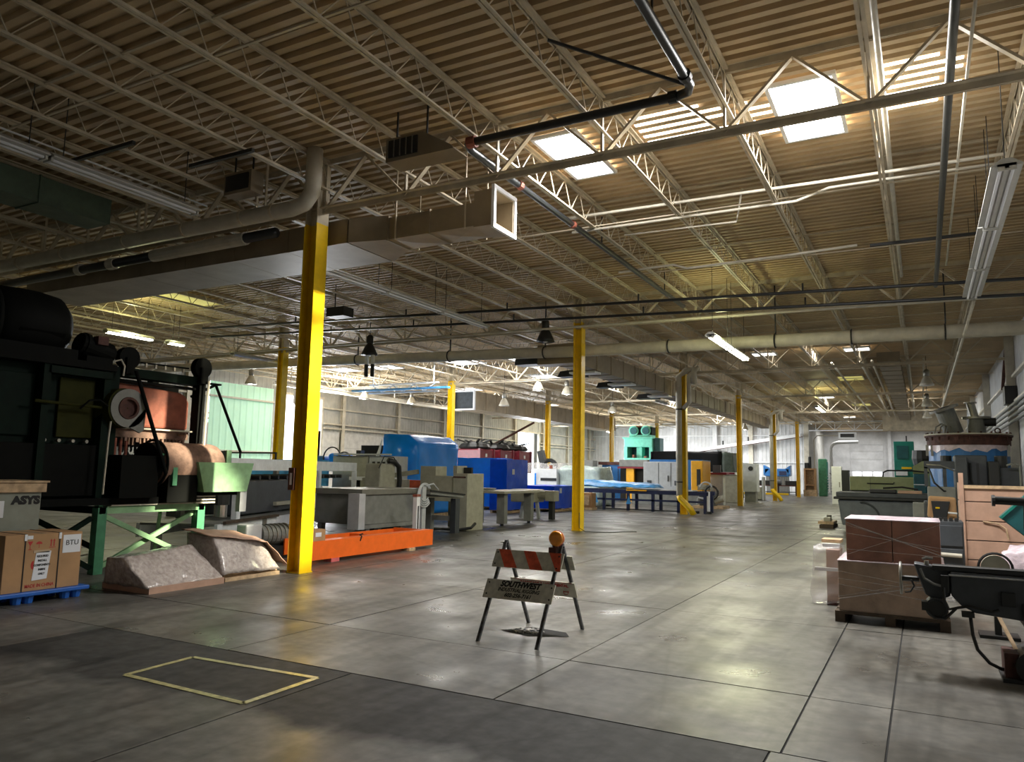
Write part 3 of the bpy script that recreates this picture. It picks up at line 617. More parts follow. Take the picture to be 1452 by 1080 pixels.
# ---------------------------------------------------------------- bell lamps
def bell(x, y, z, label, lit=0, dark=False):
    t = thing('bell_lamp', label, 'lamp', (x, y, z), group='bell lamps')
    MB().lathe([(.27, 0), (.24, .08), (.15, .28), (.09, .36), (.08, .38)], (x, y, z), 16).make('reflector', M_BLACK if dark else M_STEELW, t, smooth=True)
    MB().lathe([(.09, .38), (.11, .40), (.11, .6), (.05, .66)], (x, y, z), 12).make('ballast', M_BLACK if dark else M_GAL, t, smooth=True)
    MB().cyl((x, y, z+.66), (x, y, 6.5), .012, 6).make('stem', M_BLACK, t)
    MB().lathe([(.05, .0), (.09, .03), (.09, .16), (.04, .22)], (x, y, z-.02), 10).make('bulb', M_BULB if lit else M_PAPER, t, smooth=True)
    if lit: lamp('bell_glow', 'POINT', (x, y, z-.12), lit, (1, 1, .96), (.1, 1))
for x, y, z, lab, lit, dk in ((-26.1, 23.6, 5.2, 'lit bell lamp beside the green daylit sheet', 60, False), (-15.5, 18.8, 5.2, 'black bell lamp with two white tubes hanging beneath, left of the duct', 0, True),
        (-9.4, 19.2, 5.3, 'black bell lamp hanging just left of the second aisle column', 0, True), (-15.0, 30.0, 5.2, 'lit bell lamp left of the second aisle column, higher one', 70, False),
        (-18.2, 32.6, 4.8, 'bell lamp above the open mouth of the square duct', 0, False), (-14.5, 32.0, 5.2, 'pale bell lamp nearest behind the second aisle column', 70, False),
        (.3, 34.2, 5.3, 'bell lamp over the blue vessel, nearest of three in line', 0, False), (.35, 44, 5.3, 'bell lamp over the blue vessel, middle of three in line', 0, False), (.4, 52.6, 5.3, 'bell lamp over the blue vessel, farthest of three in line', 0, False),
        (-25.7, 30.9, 5.2, 'bell lamp by the left wall, left of the pair over the small cabinets', 40, False), (-24.9, 34, 5.2, 'bell lamp by the left wall, right of the pair over the small cabinets', 40, False),
        (-15.8, 41.3, 5.1, 'lit bell lamp above the aqua press side column', 80, False), (-12, 60, 5.1, 'lit bell lamp above the black tarpaulin', 90, False), (-24, 62, 5.1, 'bell lamp in the far left corner', 90, False)):
    bell(x, y, z, lab, lit, dk)
t = build('hanging_tube_pair', 'two white tubes with dark lower halves left of the aisle duct, under a black lamp', 'pipe', [('tube', M_WHITE, [('cyl', (-15.6, 18.8, 4.9), (-15.6, 18.8, 5.25), .06, 8)]), ('tube', M_WHITE, [('cyl', (-15.35, 18.8, 4.9), (-15.35, 18.8, 5.25), .06, 8)]), ('socket', M_BLACK, [('cyl', (-15.6, 18.8, 4.5), (-15.6, 18.8, 4.9), .065, 8)]), ('socket', M_BLACK, [('cyl', (-15.35, 18.8, 4.5), (-15.35, 18.8, 4.9), .065, 8)])])
# unit heaters
build('unit_heater', 'cream unit heater with a dark louvred front above the near duct', 'heater', [('casing', M_DUCT, [B(-6.25, -5.65, 7.75, 8.1, 5.72, 6.05), ('prism', [(-5.65, 7.75, 5.72), (-5.65, 7.75, 6.05), (-5.2, 7.75, 5.78), (-5.15, 7.75, 5.72)], (0, .35, 0))]),
    ('louvre', M_BLACK, [B(-6.2, -5.72, 7.73, 7.75, 5.77, 6.01)]), ('slat', M_GAL, [B(-6.2+.1*k, -6.19+.1*k, 7.715, 7.73, 5.77, 6.01) for k in range(5)], {'kind': 'stuff'}), ('hanger', M_BLACK, [B(-6.2, -6.18, 7.9, 7.92, 6.05, 6.5), B(-5.7, -5.68, 7.9, 7.92, 6.05, 6.5)], {'kind': 'stuff'})])
build('unit_heater', 'dark unit heater hanging left of the nearest column head', 'heater', [('casing', M_DUCT, [B(-9.6, -9.0, 7.9, 8.15, 5.85, 6.2)]), ('louvre', M_BLACK, [B(-9.55, -9.05, 7.88, 7.9, 5.9, 6.15)]), ('hanger', M_BLACK, [B(-9.5, -9.48, 8.0, 8.02, 6.2, 6.5), B(-9.1, -9.08, 8.0, 8.02, 6.2, 6.5)], {'kind': 'stuff'})])
build('unit_heater', 'small black unit heater in the roof above the second strip light run', 'heater', [('casing', M_BLACK, [B(-13.9, -13.3, 15, 15.4, 5.6, 5.85)]), ('hanger', M_BLACK, [B(-13.8, -13.78, 15.2, 15.22, 5.85, 6.5)])])
build('unit_heater', 'pale unit heater with a black grille at the mouth of the far recess', 'heater', [('casing', M_WHITE, [B(-6.3, -4.9, 71.2, 71.8, 4.9, 5.45)]), ('grille', M_BLACK, [B(-6.15, -5.05, 71.15, 71.2, 5.02, 5.33)]), ('hanger', M_STEELW, [B(-6.2, -6.17, 71.5, 71.53, 5.45, 6.4), B(-5.0, -4.97, 71.5, 71.53, 5.45, 6.4)], {'kind': 'stuff'})])
single('crane_rail', 'long pale crane rail hanging along the left wall', 'rail', M_STEELW, [B(-26.2, -26.0, 25, 41, 5.32, 5.36), B(-26.12, -26.08, 25, 41, 5.36, 5.5), B(-26.2, -26.0, 25, 41, 5.5, 5.54)]+[B(-26.12, -26.08, y, y+.05, 5.54, 6.4) for y in (26, 30, 34, 38)])
build('hanging_hook_pair', 'pair of pale hooks hanging from the crane rail', 'hook', [('hook', M_STEELW, [('tube', [(-26.1, 26.3+.4*k, 5.3), (-26.1, 26.3+.4*k, 4.6), (-26.0, 26.35+.4*k, 4.5)], .05, 6)]) for k in range(2)])
build('crane_bridge', 'white truss crane bridge under the roof behind the blue wrapped machine', 'crane', [('chord', M_WHITE, [B(-23.2, -19.2, 28.2, 28.3, 5.1, 5.17)]), ('chord', M_WHITE, [B(-23.2, -19.2, 28.2, 28.3, 5.5, 5.57)])]+[('diagonal', M_WHITE, [('bar', (-23+.6*k, 28.25, 5.17 if k % 2 else 5.5), (-22.4+.6*k, 28.25, 5.5 if k % 2 else 5.17), .05)]) for k in range(6)]+[('hanger', M_WHITE, [B(-23, -22.95, 28.22, 28.27, 5.57, 6.5)]), ('hanger', M_WHITE, [B(-19.5, -19.45, 28.22, 28.27, 5.57, 6.5)]), ('tarp_strip', M_LTBLUE, [B(-24, -18.5, 27.9, 28.15, 5.22, 5.3)])])
build('incline_conveyor', 'long white inclined conveyor boom against the far wall', 'conveyor', [('boom', M_WHITE, [('bar', (-18.6, 71.2, 3.85), (-9.4, 71.2, 5.25), .3, .28)]), ('rail', M_DKRUST, [('bar', (-18.6, 71.0, 3.68), (-9.2, 71.0, 5.08), .05)])]+[('prop', M_WHITE, [B(-9.7, -9.6, 71.15, 71.25, 0, 5.1)]), ('prop', M_WHITE, [B(-18.3, -18.2, 71.15, 71.25, 0, 3.8)])]+[('bracket', M_BLACK, [B(x, x+.12, 71.1, 71.2, 3.9+(x+18.6)*.152+.1, 3.9+(x+18.6)*.152+.5)]) for x in (-16.3, -14, -11.8)])
# ================================================================ FOREGROUND
# barricade
def FPt(x, z, off=0):      # point on the leaning front plane, OFF metres proud of it
    n = V((0, -.877, .48)); return V((x, 6.28+.583*z, z))+n*off
def RPt(x, z, off=0):
    n = V((0, .877, .48)); return V((x, 7.33-.583*z, z))+n*off
def board(P, x0, x1, z0, z1, off=.008, th=.012):
    return MB().add([P(x0, z0, off), P(x1, z0, off), P(x1, z1, off), P(x0, z1, off), P(x0, z0, off+th), P(x1, z0, off+th), P(x1, z1, off+th), P(x0, z1, off+th)],
                    [(0, 1, 2, 3), (7, 6, 5, 4), (0, 4, 5, 1), (1, 5, 6, 2), (2, 6, 7, 3), (3, 7, 4, 0)])
t = thing('barricade', 'folding A-frame barricade with orange striped board, lettered board and amber lamp', 'barricade', (-3.45, 6.8, 0))
for x in (-3.745, -3.125):
    for P, z1 in ((FPt, .885), (RPt, .90)):
        a, b_ = P(x, 0, 0), P(x, z1, 0)
        m = MB().bar(a, b_, .032, .004, up=(0, 1, 0)).bar(a+V((.016, .006, 0)), b_+V((.016, .006, 0)), .004, .026, up=(0, 1, 0)); m.make('leg', M_ANGLE, t)
b1 = board(FPt, -3.81, -3.06, .645, .805).make('striped_board', M_BWHITE, t)
for u in (-3.78, -3.50, -3.22):
    q = [FPt(max(-3.81, u), .805, .0206), FPt(u+.13, .805, .0206), FPt(min(-3.062, u+.255), .645, .0206), FPt(min(-3.062, u+.115), .645, .0206)]
    MB().prism(q, V((0, -.877, .48))*.0008).make('stripe', M_BORANGE, b1)
b2 = board(FPt, -3.815, -3.075, .368, .532).make('lettered_board', M_BWHITE, t); ORG[b2.name] = V((-3.45, 6.8, 0))
for P_, bb, zs in ((FPt, b1, (.67, .775)), (FPt, b2, (.40, .50))):
    for xx in (-3.78, -3.105):
        for z in zs: MB().cyl(P_(xx, z, .02), P_(xx, z, .026), .008, 8).make('bolt', M_BLACK, bb)
up_ = V((0, .48, .877))
text('lettering', 'SOUTHWEST', .078, FPt(-3.44, .497, .021), (1, 0, 0), up_, M_INK, b2, shear=.25, bold=.004, sx=.92)
text('lettering', 'INDUSTRIAL RIGGING', .050, FPt(-3.445, .448, .021), (1, 0, 0), up_, M_INK, b2, shear=.25, bold=.0014, sx=.90)
text('lettering', '602-256-7161', .052, FPt(-3.44, .403, .021), (1, 0, 0), up_, M_INK, b2, shear=.25, bold=.0018, sx=.98)
board(RPt, -3.80, -3.05, .63, .77).make('rear_board', M_BWHITE, t)['label'] = 'plain back of the rear striped board'
b3 = board(RPt, -3.80, -3.08, .36, .51, off=-.02).make('rear_lettered_board', M_BWHITE, t); b3['label'] = 'rear board with red lettering'
fn = V((0, -.877, -.48)); ru = V((0, -.48, .877))
text('lettering', 'BARRICADE & LIGHT RENTAL', .045, RPt(-3.42, .475, -.022), (1, 0, 0), ru, M_REDINK, b3, bold=.002, sx=.9)
MB().ring(RPt(-3.19, .415, -.024), .028, .003, 'y', 16).make('round_mark', M_REDINK, b3)
MB().bar(RPt(-3.215, .415, -.025), RPt(-3.165, .415, -.025), .006).make('round_mark', M_REDINK, b3)
MB().bar(RPt(-3.77, .505, -.022), RPt(-3.1, .505, -.022), .01, .002).make('red_edge', M_REDINK, b3)
MB().box(-3.235, -3.155, 6.74, 6.82, .75, .865).cyl((-3.18, 6.78, .86), (-3.18, 6.78, .885), .03, 10).make('lamp_battery_box', M_DKRUST, t, bev=.006)
MB().lathe([(.02, -.04), (.06, -.037), (.074, -.025), (.074, .025), (.06, .037), (.02, .04)], (-3.165, 6.78, .95), 24, 'y').make('lamp_lens', M_LENS, t, smooth=True)
MB().ring((-3.165, 6.78, .95), .075, .005, 'y', 24).make('lens_rim', M_BORANGE, t)
for x in (-3.745, -3.125): MB().cyl((x-.03, 6.805, .87), (x+.03, 6.805, .87), .007, 8).make('hinge_bolt', M_BLACK, t)
# broken patch under the barricade
sp = MB()
random.seed(3)
for k in range(60):
    a = random.uniform(0, 2*PI); r = random.uniform(0, 1)**.6; x, y = -3.55+.17*r*math.cos(a), 6.95+.13*r*math.sin(a); s = random.uniform(.008, .022)
    sp.prism([(x+s*math.cos(q), y+s*math.sin(q), .001) for q in (0, 1.4, 2.9, 4.3, 5.4)], (0, 0, random.uniform(.004, .012)))
tag(sp.make('concrete_rubble', M_SPALL), 'white crumbled concrete rubble on the floor under the barricade', 'rubble', kind='stuff')
single('floor_patch', 'dark shallow broken floor patch around the rubble under the barricade', 'patch', M_JOINT, [('prism', [(-3.8, 6.85, .0005), (-3.45, 6.75, .0005), (-3.1, 6.95, .0005), (-3.2, 7.1, .0005), (-3.6, 7.15, .0005)], (0, 0, .0012))])
t = thing('floor_marking', 'worn yellow-white rectangle painted on the dark floor patch', 'floor marking', (-4.8, 4.2, 0))
c4 = [V((-5.43, 4.47, .0006)), V((-4.13, 4.55, .0006)), V((-4.11, 3.82, .0006)), V((-5.40, 3.84, .0006))]
for k in range(4):
    a, b_ = c4[k], c4[(k+1) % 4]; MB().bar(a, b_, .05, .002).make('painted_line', M_LINE, t)

# blue pallet, carton, crate
t = build('pallet', 'blue plastic pallet under the strapped carton', 'pallet', [('deck', M_BLUEP, [B(-9.64, -8.93, 4.3, 5.78, .085, .13)], {'bev': .008})]+
    [('foot', M_BLUEP, [('cyl', (x, y, 0), (x, y, .085), .05, 10, .065)]) for x in (-9.02, -9.3, -9.56) for y in (4.42, 4.55, 4.98, 5.11, 5.53, 5.66)])
t = build('carton', 'brown strapped shipping carton with red handling symbols and white notices', 'box', [('body', M_CARD, [B(-9.62, -9.0, 4.8, 5.68, .13, .77)], {'bev': .006})])
for y in (5.02, 5.41):
    MB().box(-9.0, -8.995, y-.006, y+.006, .13, .775).box(-9.625, -8.995, y-.006, y+.006, .77, .775).make('strap', M_INK, t)
    MB().box(-8.999, -8.992, y-.015, y+.015, .70, .772).make('strap_guard', M_PAPER, t)
MB().box(-9.62, -9.0, 5.2, 5.26, .770, .772).make('tape', M_TAPE, t)
MB().box(-9.0, -8.996, 5.12, 5.30, .555, .585).make('tape', M_TAPE, t)
n1 = MB().prism([(-9.0, 5.12, .245), (-9.0, 5.29, .255), (-9.0, 5.32, .57), (-9.0, 5.15, .56)], (.004, 0, 0)).make('notice', M_PAPER, t)
n2 = MB().box(-9.0, -8.996, 5.45, 5.665, .53, .74).make('notice', M_PAPER, t)
MB().box(-9.0, -8.996, 5.04, 5.10, .715, .755).make('sticker', M_PAPER, t)
YR_ = (0, 1, 0); ZU = (0, 0, 1)
text('lettering', 'BTU', .085, (-8.9945, 5.56, .645), YR_, ZU, M_INK, n2)
for k, s in enumerate(('REQUIRED', 'INSTALL', 'COMPONENTS', 'INSIDE', 'ONLY')): text('lettering', s, .032, (-8.9945, 5.225, .515-.05*k), YR_, ZU, M_INK, n1, bold=.0012, sx=.85)
text('lettering', 'MADE IN CHINA', .055, (-8.9985, 5.215, .185), YR_, ZU, M_REDINK, t, bold=.001, sx=.8)
def glyph(ps, nm='handling_symbol'): prims(ps).make(nm, M_REDINK, t)
X0 = -8.9995; e = (.001, 0, 0)
glyph([('prism', [(X0, 5.045, .69), (X0, 5.105, .69), (X0, 5.08, .645), (X0, 5.07, .645)], e), B(X0, X0+.001, 5.072, 5.078, .60, .65), B(X0, X0+.001, 5.055, 5.095, .595, .602)])
glyph([('prism', [(X0, 5.175+.035*math.cos(PI*k/8), .655+.03*math.sin(PI*k/8)) for k in range(9)], e), B(X0, X0+.001, 5.173, 5.177, .61, .655)])
glyph([B(X0, X0+.001, 5.305, 5.317, .62, .68), B(X0, X0+.001, 5.34, 5.352, .62, .68), ('prism', [(X0, 5.297, .68), (X0, 5.325, .68), (X0, 5.311, .705)], e), ('prism', [(X0, 5.332, .68), (X0, 5.36, .68), (X0, 5.346, .705)], e), B(X0, X0+.001, 5.29, 5.365, .605, .612)])
glyph([('prism', [(X0, 5.13+.03*math.cos(PI*k/8+PI/2), .42+.05*math.sin(PI*k/8+PI/2)) for k in range(9)], e)])
t = build('crate', 'grey-green shipping crate with a pale wooden lid and black lettering', 'crate', [('body', M_CRATEG, [B(-10.38, -9.74, 4.1, 5.57, .0, 1.22)], {'bev': .004}),
    ('lid', M_WOOD, [B(-10.41, -9.70, 4.06, 5.61, 1.22, 1.34)], {'bev': .006, 'label': 'pale raw pine lid frame'}), ('lid_top', M_WOOD, [B(-10.43, -9.68, 4.04, 5.63, 1.34, 1.362)])])
text('lettering', 'ASYS', .13, (-9.737, 5.39, 1.12), YR_, ZU, M_INK, t, bold=.009, sx=1.15)
MB().box(-9.74, -9.735, 4.85, 5.14, .92, 1.12).make('document_pouch', M_PAPER, t)

# shrink wrapped bundles
t = thing('wrapped_bundle', 'low wedge-shaped bundle in cloudy shrink film on a pallet, left one', 'bundle', (-8.9, 6.8, 0))
MB().box(-9.35, -8.42, 6.22, 7.36, 0, .08).make('pallet_base', M_CARDP, t)
m = MB().add([V(p) for p in [(-8.42, 6.2, .07), (-8.45, 7.38, .07), (-9.4, 7.3, .07), (-9.3, 6.2, .07), (-8.82, 6.12, .42), (-8.9, 7.2, .50), (-9.3, 7.2, .46), (-9.2, 6.15, .40)]], [(0, 1, 5, 4), (1, 2, 6, 5), (2, 3, 7, 6), (3, 0, 4, 7), (4, 5, 6, 7), (3, 2, 1, 0)])
m.crumple(.07, .022, 5, 1); m.make('film', M_FILMD, t, smooth=True)
t = thing('wrapped_bundle', 'taller bundle under a brown sheet and clear film on a pallet, beside the nearest column', 'bundle', (-8.9, 8.0, 0))
MB().box(-9.35, -8.5, 7.45, 8.45, .0, .05).box(-9.35, -8.6, 7.5, 8.5, .05, .09).make('pallet_base', M_WOOD, t)
m = MB().add([V(p) for p in [(-8.5, 7.42, .09), (-8.52, 8.48, .09), (-9.3, 8.5, .09), (-9.35, 7.42, .09), (-8.72, 7.38, .60), (-8.62, 8.15, .50), (-9.2, 8.2, .55), (-9.25, 7.38, .64)]], [(0, 1, 5, 4), (1, 2, 6, 5), (2, 3, 7, 6), (3, 0, 4, 7), (4, 5, 6, 7), (3, 2, 1, 0)])
m.crumple(.08, .03, 4, 5); m.make('film', M_FILMD, t, smooth=True)
m = MB().add([V(p) for p in [(-8.70, 7.32, .63), (-8.52, 8.2, .50), (-8.47, 8.56, .15), (-9.3, 8.6, .2), (-9.25, 8.2, .62), (-9.3, 7.32, .70)]], [(0, 1, 4, 5), (1, 2, 3, 4)])
m.crumple(.08, .018, 5, 2); o = m.make('cover_sheet', M_CARDP, t, smooth=True); md = o.modifiers.new('s', 'SOLIDIFY'); md.thickness = .012
MB().box(-9.1, -8.75, 7.6, 8.1, .1, .45).make('core', M_DKRUST, t)

# ================================================================ DARK GREEN MACHINE
mp = []
def P(nm, m, ps, **o): mp.append((nm, m, ps, o))
for x in (-10.57, -13.2):
    for y in (5.55, 6.9, 8.62): P('leg', M_GREEN if y > 6 else M_DKGREEN, [B(x-.07, x+.07, y-.07, y+.07, 0, .95)])
for y in (6.9, 8.62): P('side_rail', M_DKGREEN, [B(-13.2, -10.5, y-.05, y+.05, .86, .96)])
P('front_rail', M_LTGREEN, [B(-10.62, -10.5, 6.97, 8.55, .86, .97)], label='light green front rail of the base')
P('rail_cap', M_STEELW, [B(-10.66, -10.46, 7.0, 8.5, .97, .99)])
for a, b_ in (((-10.55, 6.97, .82), (-10.55, 8.55, .08)), ((-10.62, 6.97, .08), (-10.62, 8.55, .82)), ((-10.55, 5.6, .8), (-10.55, 6.8, .1)), ((-10.6, 5.6, .1), (-10.6, 6.8, .8))): P('cross_brace', M_LTGREEN if a[1] > 6 else M_DKGREEN, [('bar', a, b_, .05, .07)])
P('cross_brace', M_LTGREEN, [('bar', (-10.7, 8.0, .85), (-11.6, 8.6, .05), .05, .09)]); P('cross_brace', M_DKGREEN, [('bar', (-13.1, 7.0, .85), (-13.1, 8.55, .05), .05, .09)])
P('platform', M_SHADEBLK, [B(-13.3, -10.45, 3.2, 8.7, .99, 1.09)])
P('body', M_DKGREEN, [B(-13.3, -10.75, 3.2, 6.85, 1.09, 2.95)], bev=.01)
P('body_top', M_SHADEBLK, [B(-13.4, -10.5, 3.2, 6.95, 2.95, 3.05)])
for y in (4.6, 5.97, 6.85): P('body_post', M_DKGREEN, [B(-10.75, -10.55, y-.05, y+.05, 1.09, 2.95)])
P('body_header', M_DKGREEN, [B(-10.75, -10.52, 6.0, 6.9, 2.83, 2.93)], label='dark green header above the olive panel')
P('side_panel', M_OLIVE, [B(-10.75, -10.7, 6.24, 6.76, 1.95, 2.8)], bev=.01)
P('side_panel', M_DKGREEN, [B(-10.75, -10.7, 4.7, 5.9, 1.95, 2.8)], bev=.01)
P('guard_rail', M_OLIVE, [('tube', [(-10.5, 5.8, 2.42), (-10.5, 6.75, 2.4)], .022, 8)])
P('lower_panel', M_SHADEBLK, [B(-10.75, -10.6, 4.7, 6.8, 1.12, 1.85)], bev=.01)
for k in range(4): P('bolt_head', M_GAL, [('cyl', (-10.7, 6.05+.2*k, 1.9), (-10.62, 6.05+.2*k, 1.9), .025, 8)])
P('air_line', M_STEELW, [('tube', [(-10.35, 6.78, 1.15), (-10.35, 6.80, 2.0), (-10.36, 6.82, 2.2)], .014, 6)])
P('hose', M_SHADEBLK, [('tube', [(-10.45, 6.4, 2.35), (-10.4, 6.5, 2.48), (-10.4, 6.65, 2.5), (-10.42, 6.8, 2.42)], .015, 6)])
# top drum and motor
P('top_drum', M_SHADEBLK, [('lathe', [(.2, -.55), (.40, -.52), (.48, -.40), (.50, -.1), (.50, .12), (.47, .38), (.36, .50), (.15, .53)], (-11.1, 5.88, 3.52), 28, 'y')], smooth=True)
P('drum_cap', M_SHADEBLK, [('lathe', [(.46, -.6), (.53, -.58), (.53, -.52), (.46, -.5)], (-11.1, 5.88, 3.5), 24, 'y')], smooth=True)
P('drum_saddle', M_SHADEBLK, [B(-11.6, -10.6, 5.3, 6.4, 3.05, 3.2), ('prism', [(-11.6, 5.5, 3.1), (-11.6, 6.3, 3.1), (-11.3, 6.2, 3.4), (-11.3, 5.6, 3.4)], (.7, 0, 0))])
P('motor', M_SHADEBLK, [('cyl', (-10.7, 6.45, 3.32), (-10.7, 6.92, 3.22), .16, 18), ('cyl', (-10.7, 6.92, 3.22), (-10.7, 6.97, 3.21), .12, 18), ('cyl', (-10.7, 6.5, 3.31), (-10.7, 6.56, 3.3), .18, 18)], smooth=False)
P('motor_foot', M_SHADEBLK, [B(-10.85, -10.55, 6.5, 6.9, 3.05, 3.14)])
P('junction_box', M_DKRUST, [B(-10.62, -10.5, 6.62, 6.78, 3.32, 3.44)])
P('motor_cable', M_STEELW, [('tube', [(-10.55, 6.9, 3.1), (-10.5, 7.0, 3.14), (-10.5, 7.06, 3.05), (-10.5, 7.05, 2.9)], .014, 6)])
# right-hand bay with rusty tank
P('bay_post', M_DKGREEN, [B(-10.85, -10.65, 6.95, 7.1, 1.09, 3.05)]); P('bay_post', M_SHADEBLK, [B(-10.8, -10.62, 8.52, 8.64, 1.0, 3.1)]); P('bay_post', M_SHADEBLK, [B(-12.0, -11.85, 8.52, 8.64, 1.0, 3.1)])
P('bay_header', M_DKGREEN, [B(-10.9, -10.65, 7.1, 8.6, 2.92, 3.06)]); P('bay_header', M_SHADEBLK, [B(-10.8, -10.7, 7.1, 8.6, 2.84, 2.88)])
P('header_pipe', M_STEELW, [('tube', [(-11.4, 7.1, 3.12), (-11.4, 8.1, 3.14), (-11.4, 8.2, 3.22)], .035, 8)])
P('back_panel', M_DKGREY, [B(-12.4, -11.12, 7.0, 8.5, 1.1, 2.92)])
P('tank', M_RUST, [('prism', [(-11.1, 7.15, 2.17), (-11.1, 8.49, 2.17), (-11.1, 8.49, 2.62), (-11.1, 8.43, 2.73), (-11.1, 8.32, 2.78), (-11.1, 7.15, 2.84)], (.28, 0, 0))], bev=.03, label='rusty red tank with rounded corner')
P('tank_ledge', M_STEELW, [B(-10.84, -10.72, 7.2, 8.52, 2.13, 2.155)])
P('apron', M_RUSTB, [B(-10.86, -10.80, 7.2, 8.5, 2.0, 2.13)])
for k in range(18): P('apron_finger', M_RUSTB, [B(-10.86, -10.81, 7.3+.065*k, 7.3+.065*k+random.uniform(.02, .05), 1.88+random.uniform(0, .06), 2.0)])
P('valve_pipe', M_RUSTB, [('tube', [(-10.75, 8.2, 2.0), (-10.7, 8.3, 2.0), (-10.7, 8.36, 2.05), (-10.7, 8.36, 2.12)], .02, 6), ('tube', [(-10.78, 8.28, 2.08), (-10.6, 8.28, 2.06)], .015, 6)])
for k in range(4): P('roller_stem', M_RUST, [('cyl', (-10.7, 7.05+.09*k, 1.72), (-10.7, 7.05+.09*k, 2.0-.02*k), .022, 8)])
P('blower', M_GREY, [('lathe', [(.17, 0), (.29, 0), (.29, .05), (.17, .05), (.17, 0)], (-10.47, 7.13, 2.42), 28, 'x', False), ('prism', [(-10.47, 7.15, 2.14), (-10.47, 7.42, 2.45), (-10.47, 7.40, 2.10), (-10.47, 7.34, 2.06)], (.05, 0, 0))], label='grey scroll ring of the blower')
P('blower_inlet', M_DKRUST, [('lathe', [(.01, .004), (.125, .004), (.13, .055), (.165, .055), (.165, .0)], (-10.46, 7.13, 2.42), 24, 'x', False)])
P('blower_case', M_OLIVE, [('cyl', (-10.95, 7.02, 2.40), (-10.48, 7.1, 2.42), .3, 24)], smooth=False)
# rollers, drum and hopper
P('case', M_SHADEBLK, [B(-10.62, -10.3, 7.0, 7.62, 1.09, 1.72)]); P('lower_case', M_SHADEBLK, [B(-12.6, -10.62, 7.0, 8.45, 1.09, 1.62)], bev=.01)
P('rusty_drum', M_RUSTB, [('lathe', [(.05, -.62), (.33, -.62), (.345, -.58), (.345, .42), (.33, .5), (.27, .58), (.16, .63), (.05, .64)], (-10.6, 8.32, 1.60), 32, 'y')], smooth=True)
P('drum_hoop', M_SHADEBLK, [('ring', (-10.6, 7.72, 1.60), .37, .022, 'y', 28)])
P('drum_end', M_SHADEBLK, [('cyl', (-10.6, 7.60, 1.60), (-10.6, 7.69, 1.60), .33, 24)])
P('hopper', M_LTGREEN, [('prism', [(-10.2, 8.26, 1.64), (-10.2, 9.40, 1.64), (-10.2, 9.28, 1.16), (-10.2, 8.40, 1.16)], (-.04, 0, 0)), ('prism', [(-10.95, 8.26, 1.64), (-10.95, 9.40, 1.64), (-10.95, 9.28, 1.16), (-10.95, 8.40, 1.16)], (-.04, 0, 0)), ('prism', [(-10.24, 9.36, 1.64), (-10.24, 9.40, 1.64), (-10.24, 9.28, 1.16), (-10.24, 9.24, 1.16)], (-.71, 0, 0)), ('prism', [(-10.24, 8.30, 1.64), (-10.24, 8.26, 1.64), (-10.24, 8.40, 1.16), (-10.24, 8.44, 1.16)], (-.71, 0, 0))], label='light green trapezoid hopper at the machine end')
P('hopper_shelf', M_SHADEBLK, [B(-10.95, -10.3, 8.45, 9.25, 1.10, 1.155)])
P('hopper_leg', M_LTGREY, [B(-10.32, -10.22, 9.16, 9.30, .82, 1.45)], label='pale grey leg under the hopper')
P('bearing_plate', M_GREEN, [B(-10.35, -10.3, 7.62, 7.78, 1.55, 1.76)]); P('bearing_plate', M_GREEN, [B(-10.3, -10.26, 7.85, 7.93, 1.27, 1.56)]); P('bearing_plate', M_LTGREEN, [B(-10.5, -10.42, 9.0, 9.1, 1.64, 1.85)])
P('switch_box', M_SHADEBLK, [B(-10.6, -10.45, 8.85, 9.0, 1.64, 1.84)])
for k in range(3): P('spring_plate', M_STEELW, [B(-10.8, -10.4, 8.42+.01*k, 8.8, .97+.05*k, .995+.05*k)])
P('chute', M_SHADEBLK, [B(-10.58, -10.3, 7.8, 8.35, 1.0, 1.5)], bev=.01)
P('pole', M_SHADEBLK, [('cyl', (-10.45, 7.22, 3.0), (-10.2, 7.68, 1.45), .03, 8)]); P('pole', M_SHADEBLK, [('cyl', (-10.95, 9.12, 3.0), (-10.8, 9.63, 1.83), .025, 8)])
P('pole_arm', M_SHADEBLK, [('bar', (-10.95, 8.62, 2.75), (-10.95, 9.1, 3.0), .04), B(-11.0, -10.9, 9.0, 9.2, 3.0, 3.03)])
P('side_conduit', M_STEELW, [('cyl', (-10.5, 8.58, 1.9), (-10.5, 8.6, 3.0), .02, 6)])
for y, z in ((7.2, 3.2), (8.55, 3.22)):
    P('pulley', M_SHADEBLK, [('lathe', [(.05, -.06), (.17, -.06), (.17, -.04), (.14, 0), (.17, .04), (.17, .06), (.05, .06)], (-10.65, y, z), 20, 'x')]); P('pulley_bracket', M_SHADEBLK, [B(-10.75, -10.55, y-.07, y+.07, 2.95, z)])
P('cable_rail', M_SHADEBLK, [('bar', (-10.65, 7.3, 3.16), (-10.65, 8.3, 3.18), .025)])
for k in range(5): P('cable_clip', M_STEELW, [B(-10.66, -10.63, 7.5+.17*k, 7.53+.17*k, 3.1, 3.16)])
build('processing_machine', 'huge dark green machine with rusty drum, grey blower and black top motor', 'machine', mp, loc=(-11.9, 6.5, 0))

